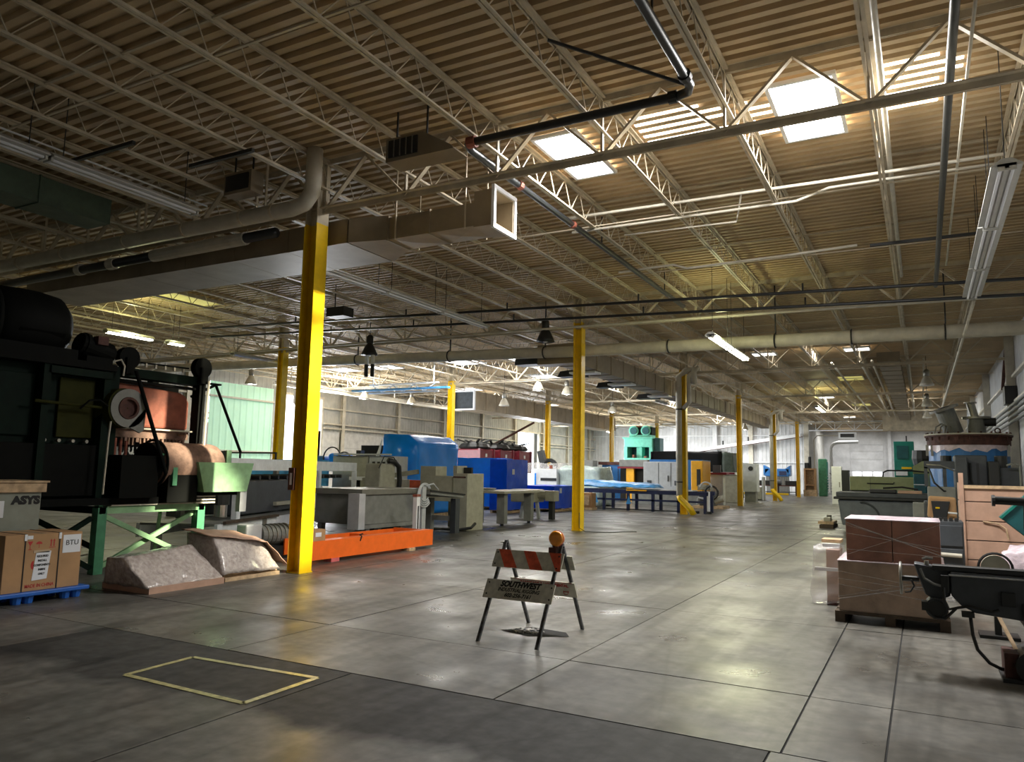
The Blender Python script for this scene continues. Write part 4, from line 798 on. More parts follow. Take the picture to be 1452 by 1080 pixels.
# ================================================================ LEFT MIDDLE GROUND
def rot(t, deg): t.rotation_euler = (0, 0, math.radians(deg)); return t
A = V((-10.95, 9.35, 0))
def L(*a): # box in the local frame of the skewed table (x across, y along), placed at A
    return B(A.x+a[0], A.x+a[1], A.y+a[2], A.y+a[3], a[4], a[5])
ps = [('lower_beam', M_WFRAME, [L(-.06, 0, 0, 8.6, .30, .55)], {'label': 'long white lower beam'}), ('lower_beam', M_WFRAME, [L(-1.5, -1.44, 0, 8.6, .30, .55)]),
      ('upper_beam', M_WFRAME, [L(-.35, -.29, 1.0, 9.2, 1.50, 1.74)]), ('upper_beam', M_WFRAME, [L(-1.5, -1.44, 1.0, 9.2, 1.50, 1.74)]), ('deck_plate', M_GREY, [L(-1.44, -.06, 0, 8.6, .52, .56)])]
for y in (.5, 3.6, 8.2): ps += [('leg', M_WFRAME, [L(-.14, -.02, y, y+.16, 0, .30)]), ('leg', M_WFRAME, [L(-1.5, -1.38, y, y+.16, 0, .30)])]
for y in (1.3, 5.9, 9.0): ps += [('upright', M_WFRAME, [L(-.38, -.27, y, y+.16, .55, 1.50)]), ('upright', M_GREY, [L(-1.5, -1.4, y, y+.16, .55, 1.50)])]
for k in range(14): ps.append(('roller', M_BLACK, [('cyl', (A.x-1.4, A.y+1.6+.5*k, 1.35), (A.x-.4, A.y+1.6+.5*k, 1.35), .05, 8)]))
ps += [('machine_case', M_DKGREY, [L(-1.35, -.5, 1.8, 5.4, .60, 1.28)], {'bev': .02}), ('chuck', M_CHROME, [('cyl', (A.x-.45, A.y+1.0, .62), (A.x-.45, A.y+1.0, .85), .12, 16)]), ('chuck_body', M_BLACK, [('cyl', (A.x-.5, A.y+1.0, .85), (A.x-.5, A.y+1.0, 1.25), .2, 16)]),
       ('motor', M_GREY, [('cyl', (A.x-.8, A.y+6.2, .9), (A.x-.8, A.y+7.4, .9), .2, 16)]), ('pipe_bar', M_BEIGE, [L(-.5, -.42, 3.6, 6.4, .72, .80)]), ('belt_guard', M_BEIGE, [L(-1.3, -.6, 6.0, 8.2, .56, .74)]),
       ('rail', M_DKWOOD, [L(.0, .06, .2, 2.6, .55, .60)]), ('bracket', M_GAL, [L(.0, .03, 1.9, 2.05, .38, .55)])]
t = rot(build('conveyor_frame', 'two-tier white steel conveyor frame behind the nearest yellow column', 'conveyor', ps, loc=tuple(A)), 23.4)
t = build('gear_motor', 'grey gear motor lying on the floor left of the nearest yellow column', 'motor', [('gearbox', M_LTGREY, [B(-10.0, -9.75, 9.1, 9.45, .3, .62)], {'bev': .03}), ('motor_body', M_GREY, [('cyl', (-9.88, 9.45, .42), (-9.88, 10.2, .38), .17, 20)]), ('fan_cover', M_GAL, [('cyl', (-9.88, 10.2, .38), (-9.88, 10.45, .37), .185, 20)]),
    ('cooling_fin', M_GAL, [('cyl', (-9.88, 9.55+.1*k, .415), (-9.88, 9.57+.1*k, .415), .185, 20) for k in range(6)], {'kind': 'stuff'}), ('base', M_BLACK, [B(-10.05, -9.7, 9.1, 10.5, .0, .22)]), ('shaft', M_CHROME, [('cyl', (-9.88, 8.95, .45), (-9.88, 9.1, .45), .04, 10)])]); t.location.x -= .2
build('steel_channel', 'bright orange painted steel channel lying on the floor right of the nearest column', 'beam', [('web', M_ORANGE, [B(-8.93, -8.9, 9.5, 13.05, .06, .37)]), ('flange', M_ORANGE, [B(-9.12, -8.93, 9.5, 13.05, .355, .37)]), ('flange', M_ORANGE, [B(-9.12, -8.93, 9.5, 13.05, .06, .075)]), ('back_channel', M_ORANGE, [B(-9.9, -9.87, 9.9, 13.05, .06, .34)]), ('end_plate', M_ORANGE, [B(-9.87, -9.12, 13.0, 13.05, .08, .36)]), ('cross_member', M_ORANGE, [B(-9.87, -9.12, 11.6, 11.66, .1, .33)])])
single('support_block', 'small pinkish block under the near end of the orange channel', 'block', M_PINK, [B(-9.05, -8.88, 10.0, 10.2, 0, .06)])
single('support_block', 'wooden block under the far end of the orange channel', 'block', M_WOOD, [B(-9.05, -8.86, 12.2, 12.4, 0, .06)])
build('small_carton', 'little cardboard box with a white label on the orange channel', 'box', [('body', M_CARD, [B(-9.11, -8.91, 9.52, 9.86, .37, .56)], {'bev': .004}), ('label_sticker', M_PAPER, [B(-8.91, -8.907, 9.62, 9.76, .44, .51)])])
single('cable_tie', 'black cable tie around the orange channel', 'tie', M_BLACK, [('tube', [(-8.89, 10.75, .30), (-8.885, 10.78, .385), (-8.95, 10.8, .40), (-8.92, 10.85, .42)], .012, 6)])
build('loose_boards', 'loose white strip and boards lying behind the orange channel', 'board', [('strip', M_PAPER, [('bar', (-9.4, 10.6, .2), (-9.6, 12.6, .25), .12, .02)]), ('strip', M_WOOD, [('bar', (-9.3, 10.2, .1), (-9.5, 11.5, .1), .14, .05)]), ('strip', M_GREY, [('bar', (-9.65, 10.2, .04), (-9.7, 12.8, .04), .2, .07)])])
build('trough', 'grey steel trough on legs with a bundled cable at its end', 'trough', [('body', M_GREY, [B(-11.9, -10.6, 12.8, 15.0, .38, 1.02)], {'bev': .01}), ('rim', M_GAL, [B(-11.95, -10.55, 12.75, 15.05, 1.02, 1.14)], {'bev': .008}), ('lower_rail', M_GREY, [B(-10.62, -10.5, 12.6, 15.05, .30, .38)]), ('end_bracket', M_LTGREY, [B(-10.75, -10.45, 12.55, 12.75, .3, 1.05)])]+
    [('leg', M_GREY, [B(x, x+.12, y, y+.12, 0, .38)]) for x in (-11.9, -10.65) for y in (12.9, 14.9)]+[('under_pipe', M_BLACK, [('tube', [(-10.55, 13.0+.25*k, .0), (-10.55, 13.05+.25*k, .22), (-10.55, 13.2+.25*k, .25), (-10.6, 13.3+.25*k, .02)], .02, 6)]) for k in range(3)])
build('cable_coil', 'coil of pale grey cable hung on the end post of the trough', 'cable', [('coil', M_LTGREY, [('ring', (-10.4, 14.85, .98+.02*k), .28-.03*k, .018, 'x', 20, .6, 5.6) for k in range(4)]), ('post', M_LTGREY, [B(-10.5, -10.42, 14.8, 14.95, .0, 1.2)]), ('tail', M_LTGREY, [('tube', [(-10.4, 14.9, 1.2), (-10.4, 15.2, 1.25), (-10.45, 15.5, 1.1)], .02, 6)])])
build('adjusting_stand', 'white slotted post with a black foot beside the far end of the orange channel', 'stand', [('post', M_WHITE, [B(-9.75, -9.65, 13.5, 13.62, .08, 1.0)]), ('foot', M_BLACK, [('cyl', (-9.7, 13.56, 0), (-9.7, 13.56, .08), .08, 12)]), ('cap', M_RUST, [B(-9.76, -9.64, 13.49, 13.63, 1.0, 1.05)]), ('slot', M_BLACK, [B(-9.65, -9.645, 13.54, 13.58, .3, .8)])])
t = build('pedestal_machine', 'olive grey pedestal machine with a black belt guard behind the conveyor frame', 'machine', [('column', M_BEIGE, [('prism', [(-11.7, 12.2, 0), (-11.7, 13.0, 0), (-11.7, 12.9, 1.72), (-11.7, 12.3, 1.72)], (-.5, 0, 0))], {'bev': .03}), ('belt_guard', M_BLACK, [('tube', [(-11.65, 13.0, .8), (-11.65, 13.05, 1.3), (-11.65, 13.0, 1.65), (-11.65, 12.8, 1.78), (-11.65, 12.55, 1.8)], .07, 8)], {'smooth': True}), ('hose', M_BLACK, [('tube', [(-11.6, 12.1, 1.6), (-11.6, 12.3, 1.9), (-11.6, 12.7, 1.88), (-11.6, 12.9, 1.7)], .015, 6)]), ('base', M_BLACK, [B(-12.3, -11.6, 12.1, 13.1, 0, .12)])]); t.location.x -= .55; t.location.y += 3.2
build('reaching_machine', 'long olive grey arm reaching right under the blue wrapped machine', 'machine', [('arm', M_BEIGE, [('bar', (-14.2, 17.2, 1.25), (-12.3, 17.2, 1.52), .12)]), ('head', M_BEIGE, [B(-13.1, -12.7, 17.0, 17.4, .9, 1.3)], {'bev': .02}), ('stand', M_BEIGE, [B(-13.05, -12.75, 17.1, 17.3, 0, .9)])])
build('orange_machine_bar', 'orange steel bar with a white patch under the largest blue wrapped machine', 'beam', [('bar', M_BORANGE, [B(-13.4, -11.6, 18.0, 18.3, .98, 1.27)]), ('patch', M_PAPER, [B(-13.3, -13.15, 17.99, 18.0, 1.1, 1.22)]), ('bracket', M_BLACK, [B(-12.6, -12.3, 18.0, 18.1, 1.27, 1.33)]), ('leg', M_GREY, [B(-13.2, -13.05, 18.1, 18.25, 0, .98)]), ('leg', M_GREY, [B(-11.85, -11.7, 18.1, 18.25, 0, .98)])])
build('feed_cabinet', 'beige stepped machine cabinet with a dark screen, standing left of the work table', 'cabinet', [('pillar', M_BEIGE, [B(-11.0, -10.55, 17.0, 17.85, 0, 1.5)], {'bev': .01}), ('case', M_BEIGE, [B(-12.1, -11.0, 17.05, 17.8, .75, 1.42)], {'bev': .01}), ('hood', M_BEIGE, [B(-12.1, -11.6, 17.05, 17.6, 1.42, 1.68)], {'bev': .01}), ('hood', M_BEIGE, [B(-11.0, -10.88, 17.0, 17.5, 1.5, 1.7)]), ('screen', M_BLACK, [B(-10.86, -10.62, 17.3, 17.38, 1.42, 1.66)]), ('leg', M_GREY, [B(-12.0, -11.85, 17.1, 17.3, 0, .75)]), ('stain', M_DKRUST, [B(-11.0, -10.6, 16.995, 17.0, 1.38, 1.42)]), ('cable', M_BLACK, [('tube', [(-11.5, 16.8, .03), (-11.1, 16.7, .05), (-10.7, 16.85, .04), (-10.4, 17.0, .1), (-10.4, 17.2, .2)], .04, 6)])])
build('roller_table', 'sloping grey roller table in front of the beige stepped cabinet', 'table', [('top', M_GREY, [('prism', [(-11.4, 15.1, 1.0), (-10.4, 15.1, 1.0), (-10.4, 16.6, .88), (-11.4, 16.6, .88)], (0, 0, .07))]), ('rail', M_BLACK, [('bar', (-10.4, 15.1, 1.08), (-10.4, 16.65, .96), .04)]), ('leg', M_DKGREY, [B(-10.6, -10.45, 16.3, 16.5, 0, .86)]), ('leg', M_GREY, [B(-11.35, -11.2, 16.3, 16.45, 0, .86)]), ('brace', M_GREY, [B(-11.2, -10.6, 16.35, 16.42, .3, .42)])]+[('roller', M_GAL, [('cyl', (-11.35, 15.2+.19*k, 1.07-.015*k), (-10.45, 15.2+.19*k, 1.07-.015*k), .03, 8)]) for k in range(8)])
build('work_table', 'grey steel work table with panel legs right of the beige stepped cabinet', 'table', [('top', M_BEIGE, [B(-11.8, -10.6, 19.1, 21.4, .93, 1.0)], {'bev': .008}), ('leg', M_GREY, [B(-10.95, -10.7, 19.3, 19.5, .06, .93)]), ('leg', M_GREY, [B(-11.75, -11.5, 19.3, 19.5, .06, .93)]), ('leg', M_GREY, [B(-10.95, -10.7, 21.0, 21.2, .06, .93)]), ('foot', M_BLACK, [('cyl', (-10.82, 19.4, 0), (-10.82, 19.4, .06), .05, 8)]), ('foot', M_BLACK, [('cyl', (-11.62, 19.4, 0), (-11.62, 19.4, .06), .05, 8)]), ('foot', M_BLACK, [('cyl', (-10.82, 21.1, 0), (-10.82, 21.1, .06), .05, 8)])])
single('dish', 'shallow pale dish lying on the grey steel work table', 'dish', M_LTGREY, [('lathe', [(.05, 0), (.2, .01), (.28, .07), (.25, .07), (.05, .03)], (-11.45, 19.6, 1.0), 16)])
build('pump_unit', 'beige pump unit with valves between the work table and the low blue box', 'machine', [('body', M_BEIGE, [B(-12.4, -11.5, 22.8, 23.6, .55, .98)], {'bev': .03}), ('head', M_BEIGE, [('cyl', (-11.5, 23.2, .8), (-11.0, 23.2, .8), .16, 14)]), ('head', M_BEIGE, [B(-11.2, -10.85, 23.0, 23.4, .6, .95)], {'bev': .02}), ('valve', M_RUST, [('cyl', (-11.8, 22.75, .8), (-11.8, 22.8, .8), .05, 10)]), ('leg', M_LTGREY, [('bar', (-12.2, 23.2, 0), (-12.1, 23.2, .6), .1)]), ('leg', M_LTGREY, [('bar', (-11.5, 23.2, 0), (-11.6, 23.2, .6), .1)]), ('leg', M_BLACK, [B(-11.1, -10.95, 23.1, 23.3, 0, .6)])])

# clutter along the left wall
build('blue_table', 'dark tube framed table with a blue panel behind the green hopper', 'table', [('frame', M_BLACK, [B(-21.5, -18.5, 17.95, 18.0, 2.0, 2.05), B(-21.5, -21.45, 17.95, 18.0, 0, 2.0), B(-20.2, -20.15, 17.95, 18, 0, 2.0), B(-18.55, -18.5, 17.95, 18.0, 0, 2.0)], {'kind': 'stuff'}), ('panel', M_LTBLUE, [B(-20.1, -16.6, 18.3, 18.4, 1.0, 1.82)])])
build('tool_cabinet_row', 'low dark cabinets under the green daylit sheet', 'cabinet', [('case', M_BLACK, [B(-20.6+.9*k, -19.8+.9*k, 15.6, 16.3, 0, 2.0)], {'bev': .01}) for k in range(2)]+[('canister', M_DKGREY, [('cyl', (-20.3, 15.9, 2.0), (-20.3, 15.9, 2.25), .1, 12)])])
build('hose_bundle', 'blue and white machine heads tangled with hoses right of the nearest column', 'machine', [('head', M_BLUE, [B(-18.6, -17.9, 20.5, 21.1, 1.6, 2.1)], {'bev': .1}), ('head', M_BLUEM, [B(-19.3, -18.8, 20.5, 21, 1.6, 2.0)], {'bev': .08}), ('hose', M_BLACK, [('ring', (-18.3, 20.4, 1.9), .4, .025, 'y', 18, 0, 4)]), ('hose', M_BLACK, [('ring', (-17.75, 20.4, 1.8), .33, .025, 'y', 18, 0, 3.3)]), ('post', M_BLACK, [B(-17.3, -17.1, 20.5, 20.7, 0, 2.2)]), ('table', M_LTGREY, [B(-19.9, -17.05, 20.2, 21.4, 1.45, 1.6)]), ('leg', M_GREY, [B(-19.3, -19.1, 20.4, 20.6, 0, 1.45)]), ('leg', M_GREY, [B(-17.3, -17.1, 20.7, 20.9, 0, 1.45)])])
build('control_cabinet', 'sage grey control cabinet with louvred white doors left of the blue wrapped machine', 'cabinet', [('case', M_BEIGE, [B(-17.0, -15.55, 19.0, 19.8, 0, 1.98)], {'bev': .02}), ('side_case', M_LTGREY, [B(-15.5, -14.55, 19.0, 19.8, 0, 1.98)], {'bev': .02}), ('tray', M_LTGREY, [B(-16.9, -14.6, 18.9, 19.0, 2.0, 2.05)])]+[('louvre', M_BLACK, [B(-15.35+.2*k, -15.25+.2*k, 18.98, 19.0, 1.3, 1.8)]) for k in range(4)]+[('ledge', M_PAPER, [B(-15.6, -14.2, 18.2, 18.9, 1.22, 1.32)]), ('leg', M_BLACK, [B(-15.5, -15.4, 18.4, 18.5, 0, 1.22)]), ('leg', M_BLACK, [B(-14.4, -14.3, 18.4, 18.5, 0, 1.22)])])
build('monitor_rack', 'black monitors and a rack behind the sage control cabinet', 'monitor', [('monitor', M_BLACK, [B(-20.0, -18.6, 24, 24.2, 1.9, 2.5)]), ('monitor', M_BLACK, [B(-18.4, -17.2, 24, 24.2, 2.0, 2.75)]), ('bezel', M_DKGREY, [B(-18.3, -17.3, 23.98, 24, 2.1, 2.65)]), ('rack', M_DKGREY, [B(-20.2, -17.1, 24.2, 24.8, 0, 1.95)])])
build('drill_stand', 'dark drill stand with a pale lever left of the blue wrapped machine', 'machine', [('column', M_DKGREY, [B(-18.3, -17.6, 23.2, 23.8, 0, 2.15)], {'bev': .02}), ('head', M_BLACK, [('cyl', (-17.9, 23.3, 2.15), (-17.9, 23.3, 2.42), .2, 12)]), ('lever', M_PAPER, [('bar', (-18.1, 23.1, 1.65), (-17.7, 23.1, 2.1), .05)])])
build('shelved_machine', 'pale open machine frame with a dark gap behind the blue wrapped boxes', 'machine', [('shelf', M_WHITE, [B(-18.2, -17.4, 27.4, 28, z, z+.12)]) for z in (.9, 1.3, 1.7)]+[('post', M_WHITE, [B(-18.2, -18.1, 27.4, 27.5, 0, 1.82)]), ('post', M_WHITE, [B(-17.5, -17.4, 27.4, 27.5, 0, 1.82)])])

# blue wrapped goods
t = thing('wrapped_machine', 'largest bright blue shrink wrapped machine with a swooping left side', 'wrapped machine', (-15.2, 21.2, 0), group='blue wrapped goods')
prof = [(-16.9, 1.0), (-16.35, 1.25), (-15.95, 1.7), (-15.75, 2.2), (-15.7, 2.72), (-14.75, 2.72), (-14.4, 2.45), (-14.35, .15), (-16.9, .15)]
MB().prism([(x, 20, z) for x, z in prof], (0, 2.5, 0)).crumple(.16, .03, 1.8, 3).make('wrap', M_BLUE, t, smooth=True)
MB().box(-16.8, -14.4, 20.05, 22.4, 0, .15).make('pallet_base', M_WOOD, t)
MB().box(-14.33, -14.31, 20.6, 20.8, 1.30, 1.48).make('tag_label', M_PAPER, t)
MB().prism([(-16.97, 19.97, 1.0), (-16.45, 19.97, 1.35), (-16.1, 19.97, 1.75), (-15.9, 19.97, 2.2), (-15.75, 19.97, 2.6), (-15.82, 19.97, 2.1), (-16.0, 19.97, 1.65), (-16.35, 19.97, 1.2)], (0, -.03, 0)).make('white_seam', M_WHITE, t)
def wrapbox(label, x0, x1, y0, y1, z, m, seed, base=True, tagx=None, top=None):
    t = thing('wrapped_machine', label, 'wrapped machine', ((x0+x1)/2, (y0+y1)/2, 0), group='blue wrapped goods')
    b = top or 0
    MB().add([(x0, y0, .12), (x1, y0, .12), (x1, y1, .12), (x0, y1, .12), (x0+b, y0+b, z), (x1-b, y0+b, z), (x1-b, y1-b, z), (x0+b, y1-b, z)], [(3, 2, 1, 0), (4, 5, 6, 7), (0, 1, 5, 4), (1, 2, 6, 5), (2, 3, 7, 6), (3, 0, 4, 7)]).crumple(.2, .018, 2, seed).make('wrap', m, t, smooth=False)
    for k in range(4): MB().box(x0+.03, x1-.03, y0+(y1-y0-.1)*k/3, y0+(y1-y0-.1)*k/3+.1, .09, .12).make('pallet_slat', M_WOOD, t)
    for k in range(3): MB().box(x0+.03+(x1-x0-.16)*k/2, x0+.13+(x1-x0-.16)*k/2, y0+.02, y1-.02, 0, .09).make('pallet_bearer', M_WOOD, t)
    if tagx: MB().box(x1+.005, x1+.02, y0+tagx, y0+tagx+.18, z*.72, z*.72+.2).make('tag_label', M_PAPER, t)
    return t
wrapbox('squat bright blue wrapped box between the largest one and the tall one', -17.2, -15.3, 26.9, 28.3, 2.1, M_BLUE, 8)
wrapbox('tall deep blue wrapped box with a white tag, left of the bright doorway', -14.45, -13.72, 24.9, 26.6, 2.02, M_BLUE2, 4, tagx=.4)
wrapbox('low wide deep blue box on a pale pallet left of the second aisle column', -14.45, -12.88, 27.3, 29.6, 1.02, M_BLUE2, 6, tagx=.5)
build('open_carton', 'pale cardboard box on the floor right of the second aisle column', 'box', [('body', M_CARD, [B(-13.2, -12.4, 30.0, 30.5, .1, .72)], {'bev': .01}), ('slat', M_WOOD, [B(-13.25, -12.35, 29.98, 30.52, 0, .1)]), ('front_panel', M_WOOD, [B(-13.1, -12.5, 29.97, 30.0, .2, .62)])])
# red hoppers by the left wall
random.seed(11)
for k in range(3):
    x, y = -24.3+.12*k, 39.9+2.3*k
    ps = [('tank', M_DKRED, [B(x-.9, x+.9, y-.85, y+.85, 1.0, 2.88)], {'bev': .08}), ('frame', M_DKRED, [B(x-.95, x-.8, y-.9, y-.75, 0, 2.9), B(x+.8, x+.95, y-.9, y-.75, 0, 2.9), B(x-.95, x-.8, y+.75, y+.9, 0, 2.9), B(x+.8, x+.95, y+.75, y+.9, 0, 2.9)], {'kind': 'stuff'}), ('cover', M_BLACK, [('lathe', [(.9, 0), (1.0, .1), (.85, .3), (.5, .42), (.1, .45)], (x, y, 2.9), 14)])]
    ps += [('blade', M_BLACK, [('bar', (x+.5*math.cos(a), y+.5*math.sin(a), 3.25), (x+1.1*math.cos(a), y+1.1*math.sin(a), 3.45+random.uniform(-.1, .1)), .14, .05)]) for a in [q*PI/4+k for q in range(8)]]
    ps += [('notice', M_PAPER, [B(x+.9, x+.92, y-.2, y, 2.4, 2.6)])]
    build('red_hopper', 'dark red square hopper with a spiky black cover by the left wall, %s of three' % ['nearest', 'middle', 'farthest'][k], 'machine', ps, group='red hoppers')
build('wall_brace', 'dark diagonal post leaning over the red hoppers', 'post', [('post', M_DKRUST, [('bar', (-25.0, 42.5, 3.0), (-23.3, 46.0, 4.9), .12)]), ('foot', M_DKRUST, [B(-25.1, -24.9, 42.4, 42.6, 2.9, 3.05)])])
# centre of the hall
t = build('wrapped_white_machine', 'white machine half wrapped in clear greenish film behind the low blue box', 'machine', [('cabinet', M_WHITE, [B(-16.7, -15.45, 33, 34.2, 0, 1.72)], {'bev': .02}), ('dark_band', M_BLACK, [B(-16.3, -15.46, 32.97, 33.0, 1.15, 1.28)]), ('side_case', M_WHITE, [B(-17.6, -16.8, 33.4, 34.6, 0, 1.5)], {'bev': .02}), ('beacon', M_RUST, [('cyl', (-15.9, 33.3, 1.72), (-15.9, 33.3, 1.9), .08, 10)]), ('blue_mark', M_BLUE, [B(-16.62, -16.55, 32.97, 33.0, .9, 1.5)]), ('film', M_FILMG, [B(-15.35, -13.3, 33.2, 34.8, .02, 1.85)], {'crumple': (.25, .12, 1.5, 2), 'smooth': True}), ('film', M_FILM, [B(-17.7, -15.5, 33.9, 35.0, 1.55, 2.0)], {'crumple': (.25, .1, 1.5, 3), 'smooth': True})])
ps = [('bed', M_NAVY, [B(-13.6, -7.7, 31.0, 31.12, .72, .88)]), ('bed', M_NAVY, [B(-13.6, -7.7, 32.1, 32.22, .72, .88)]), ('lower_rail', M_NAVY, [B(-13.6, -7.9, 31.0, 31.1, .42, .5)]), ('floor_rail', M_BLACK, [B(-13.6, -8.6, 31.0, 31.1, .03, .08)]), ('slide', M_LTGREY, [B(-12.6, -8.4, 31.2, 32.0, .88, .92)]), ('ruler', M_YELM, [B(-11.2, -10.3, 30.97, 31.0, .84, .90)])]
ps += [('leg', M_NAVY, [B(-13.4+1.1*k, -13.28+1.1*k, 31.0, 31.12, .0, .72)]) for k in range(6)]+[('leg', M_NAVY, [B(-13.4+1.1*k, -13.28+1.1*k, 32.1, 32.22, .0, .72)]) for k in range(6)]
ps += [('roller', M_GAL, [('cyl', (-13.3+.35*k, 31.12, .8), (-13.3+.35*k, 32.1, .8), .05, 8)]) for k in range(16)]+[('wheel_foot', M_BLACK, [('cyl', (-8.2+.5*k, 31.05, 0), (-8.2+.5*k, 31.05, .1), .12, 10)]) for k in range(2)]+[('end_post', M_WHITE, [B(-7.75, -7.65, 31, 31.1, .1, .9)])]
build('roller_conveyor', 'long navy blue roller conveyor between the second and third aisle columns', 'conveyor', ps)
t = thing('blue_tarpaulin', 'crumpled light blue tarpaulin heaped on the navy conveyor', 'tarpaulin', (-12, 31.6, .93))
MB().add([(-13.5, 31.05, .98), (-9.9, 31.05, .98), (-9.9, 32.1, .98), (-13.5, 32.1, .98), (-13.5, 31.2, 1.22), (-10.1, 31.3, 1.12), (-10.1, 32, 1.16), (-13.5, 32.0, 1.28)], [(3, 2, 1, 0), (4, 5, 6, 7), (0, 1, 5, 4), (1, 2, 6, 5), (2, 3, 7, 6), (3, 0, 4, 7)]).crumple(.12, .05, 2.5, 9).make('fold', M_LTBLUE, t, smooth=True)
for k, (x, z0) in enumerate(((-12.6, .3), (-11.1, .28))): MB().prism([(x-.1, 30.94, z0), (x+.12, 30.94, z0), (x+.02, 30.94, z0+.35)], (0, .03, 0)).make('corner', M_LTBLUE, t)
build('machining_centre', 'large white enclosed machine with an orange-yellow end panel and blue top', 'machine', [('enclosure', M_LTGREY, [B(-12.8, -10.8, 38, 39.6, .55, 2.2)], {'bev': .02}), ('blue_top', M_BLUEM, [B(-12.5, -9.75, 38.1, 39.8, 2.2, 2.32)]), ('blue_end', M_BLUEM, [B(-10.8, -10.3, 38.05, 39.6, .3, 2.25)]), ('end_panel', M_YELM, [B(-10.3, -9.7, 38.0, 39.6, .55, 2.27)], {'bev': .03}), ('window', M_BLACK, [B(-10.0, -9.82, 37.97, 38.0, 1.0, 1.85)]), ('base', M_GREY, [B(-13.4, -9.8, 37.9, 39.6, .0, .55)])]+
    [('door_seam', M_DKGREY, [B(x, x+.015, 37.985, 38.0, .6, 2.15)]) for x in (-12.0, -11.35)]+[('vent', M_DKGREY, [B(x, x+.24, 37.98, 38.0, 1.0, 1.24)]) for x in (-12.6, -11.15)]+[('handle', M_BLACK, [B(-11.5, -11.46, 37.95, 38, 1.2, 1.5)]), ('base_panel', M_LTGREY, [B(-13.3, -11.0, 37.8, 37.9, .6, .95)])])
build('blue_press_brake', 'blue machine with a brown top beam behind the blue tarpaulin', 'machine', [('body', M_BLUEM, [B(-16.7, -14.9, 42, 43.5, 0, 2.05)], {'bev': .02}), ('top_beam', M_DKRUST, [B(-16.9, -14.85, 41.9, 43.5, 2.05, 2.22)]), ('flap', M_BLUEM, [('prism', [(-14.9, 41.9, .9), (-14.2, 41.9, .9), (-14.3, 41.9, 1.4), (-14.8, 41.9, 2.0)], (0, .1, 0))])]+[('door_rib', M_NAVY, [B(-16.5+.4*k, -16.46+.4*k, 41.97, 42, .5, 1.9)]) for k in range(4)])
build('yellow_machine', 'small machine with a yellow-orange panel and red shelf left of the white enclosure', 'machine', [('panel', M_YELM, [B(-14.9, -14.45, 41.2, 41.4, 0, 1.85)]), ('panel', M_YELM, [B(-13.5, -13.2, 41.2, 41.4, 0, 1.85)]), ('shelf', M_DKRED, [B(-15.4, -13.3, 41.1, 41.8, 1.85, 1.95)]), ('hood', M_GREY, [B(-15.3, -13.6, 41.1, 41.8, 1.95, 2.35)], {'bev': .03}), ('dark_interior', M_BLACK, [B(-15.4, -13.2, 41.6, 41.8, 0, 1.85)])])
build('grey_control_cabinet', 'light grey control cabinet with a small window left of the blue press', 'cabinet', [('case', M_LTGREY, [B(-17.3, -16.3, 40.5, 41.2, 0, 1.87)], {'bev': .02}), ('window', M_BEIGE, [B(-17.0, -16.7, 40.48, 40.5, 1.3, 1.6)]), ('top_unit', M_GREY, [B(-18.3, -17.0, 41.3, 42, 0, 2.3)], {'bev': .02})])
build('cable_heap', 'black and white cable heap right of the second aisle column', 'cable', [('frame', M_BLACK, [('bar', (-17.6, 37, .0), (-18.3, 37, 2.7), .35, .3)]), ('drum', M_BLACK, [('ring', (-17.7, 36.9, 1.8), .4, .12, 'y', 14)]), ('cable', M_LTGREY, [('ring', (-17.5, 36.7, 1.5), .35, .05, 'y', 14)]), ('cable', M_LTGREY, [('ring', (-17.1, 36.7, 1.2), .4, .04, 'y', 14)])])
ps = [('crown', M_AQUA, [B(-21.9, -19.45, 60, 61.5, 3.75, 4.45)], {'bev': .04}), ('bed', M_AQUA, [B(-21.9, -19.45, 60, 61.5, 0, 2.85)], {'bev': .04}), ('ledge', M_AQUA, [B(-22.0, -19.35, 59.9, 61.6, 4.45, 4.55)]), ('upright', M_AQUA, [B(-21.9, -21.62, 60, 61.5, 2.85, 3.75)]), ('upright', M_AQUA, [B(-19.72, -19.45, 60, 61.5, 2.85, 3.75)]), ('ram', M_AQUA, [B(-20.9, -20.45, 60.3, 61.2, 2.85, 3.75)]), ('dark_back', M_TEALD, [B(-21.62, -19.72, 61.2, 61.4, 2.85, 3.75)]), ('side_panel', M_TEALD, [B(-19.35, -18.9, 60.3, 61.3, 0, 4.5)]), ('top_plate', M_AQUA, [B(-21.5, -19.6, 60.2, 61.3, 4.55, 4.75)])]
for k in range(2): ps += [('motor', M_AQUA, [('cyl', (-21.1+1.05*k, 60.1, 5.1), (-21.1+1.05*k, 61.2, 5.15), .42, 18)]), ('motor_face', M_TEALD, [('cyl', (-21.1+1.05*k, 60.03, 5.1), (-21.1+1.05*k, 60.1, 5.1), .3, 16)]), ('motor_bracket', M_DKGREEN, [B(-20.75+1.05*k, -20.6+1.05*k, 60.2, 61.2, 4.75, 5.4)])]
ps += [('cap', M_RUST, [B(-20.95, -20.6, 60.2, 61, 5.4, 5.52)]), ('tool', M_RUST, [B(-21.2, -21.05, 60.1, 60.4, 2.85, 3.1)]), ('tool', M_RUST, [B(-20.2, -20.0, 60.1, 60.4, 2.85, 3.0)])]
build('stamping_press', 'tall aqua green stamping press with two round motors on top', 'press', ps)
t = thing('tarp_covered_stack', 'long stack hidden under a black tarpaulin behind the white enclosure', 'tarpaulin', (-13.5, 51, 0))
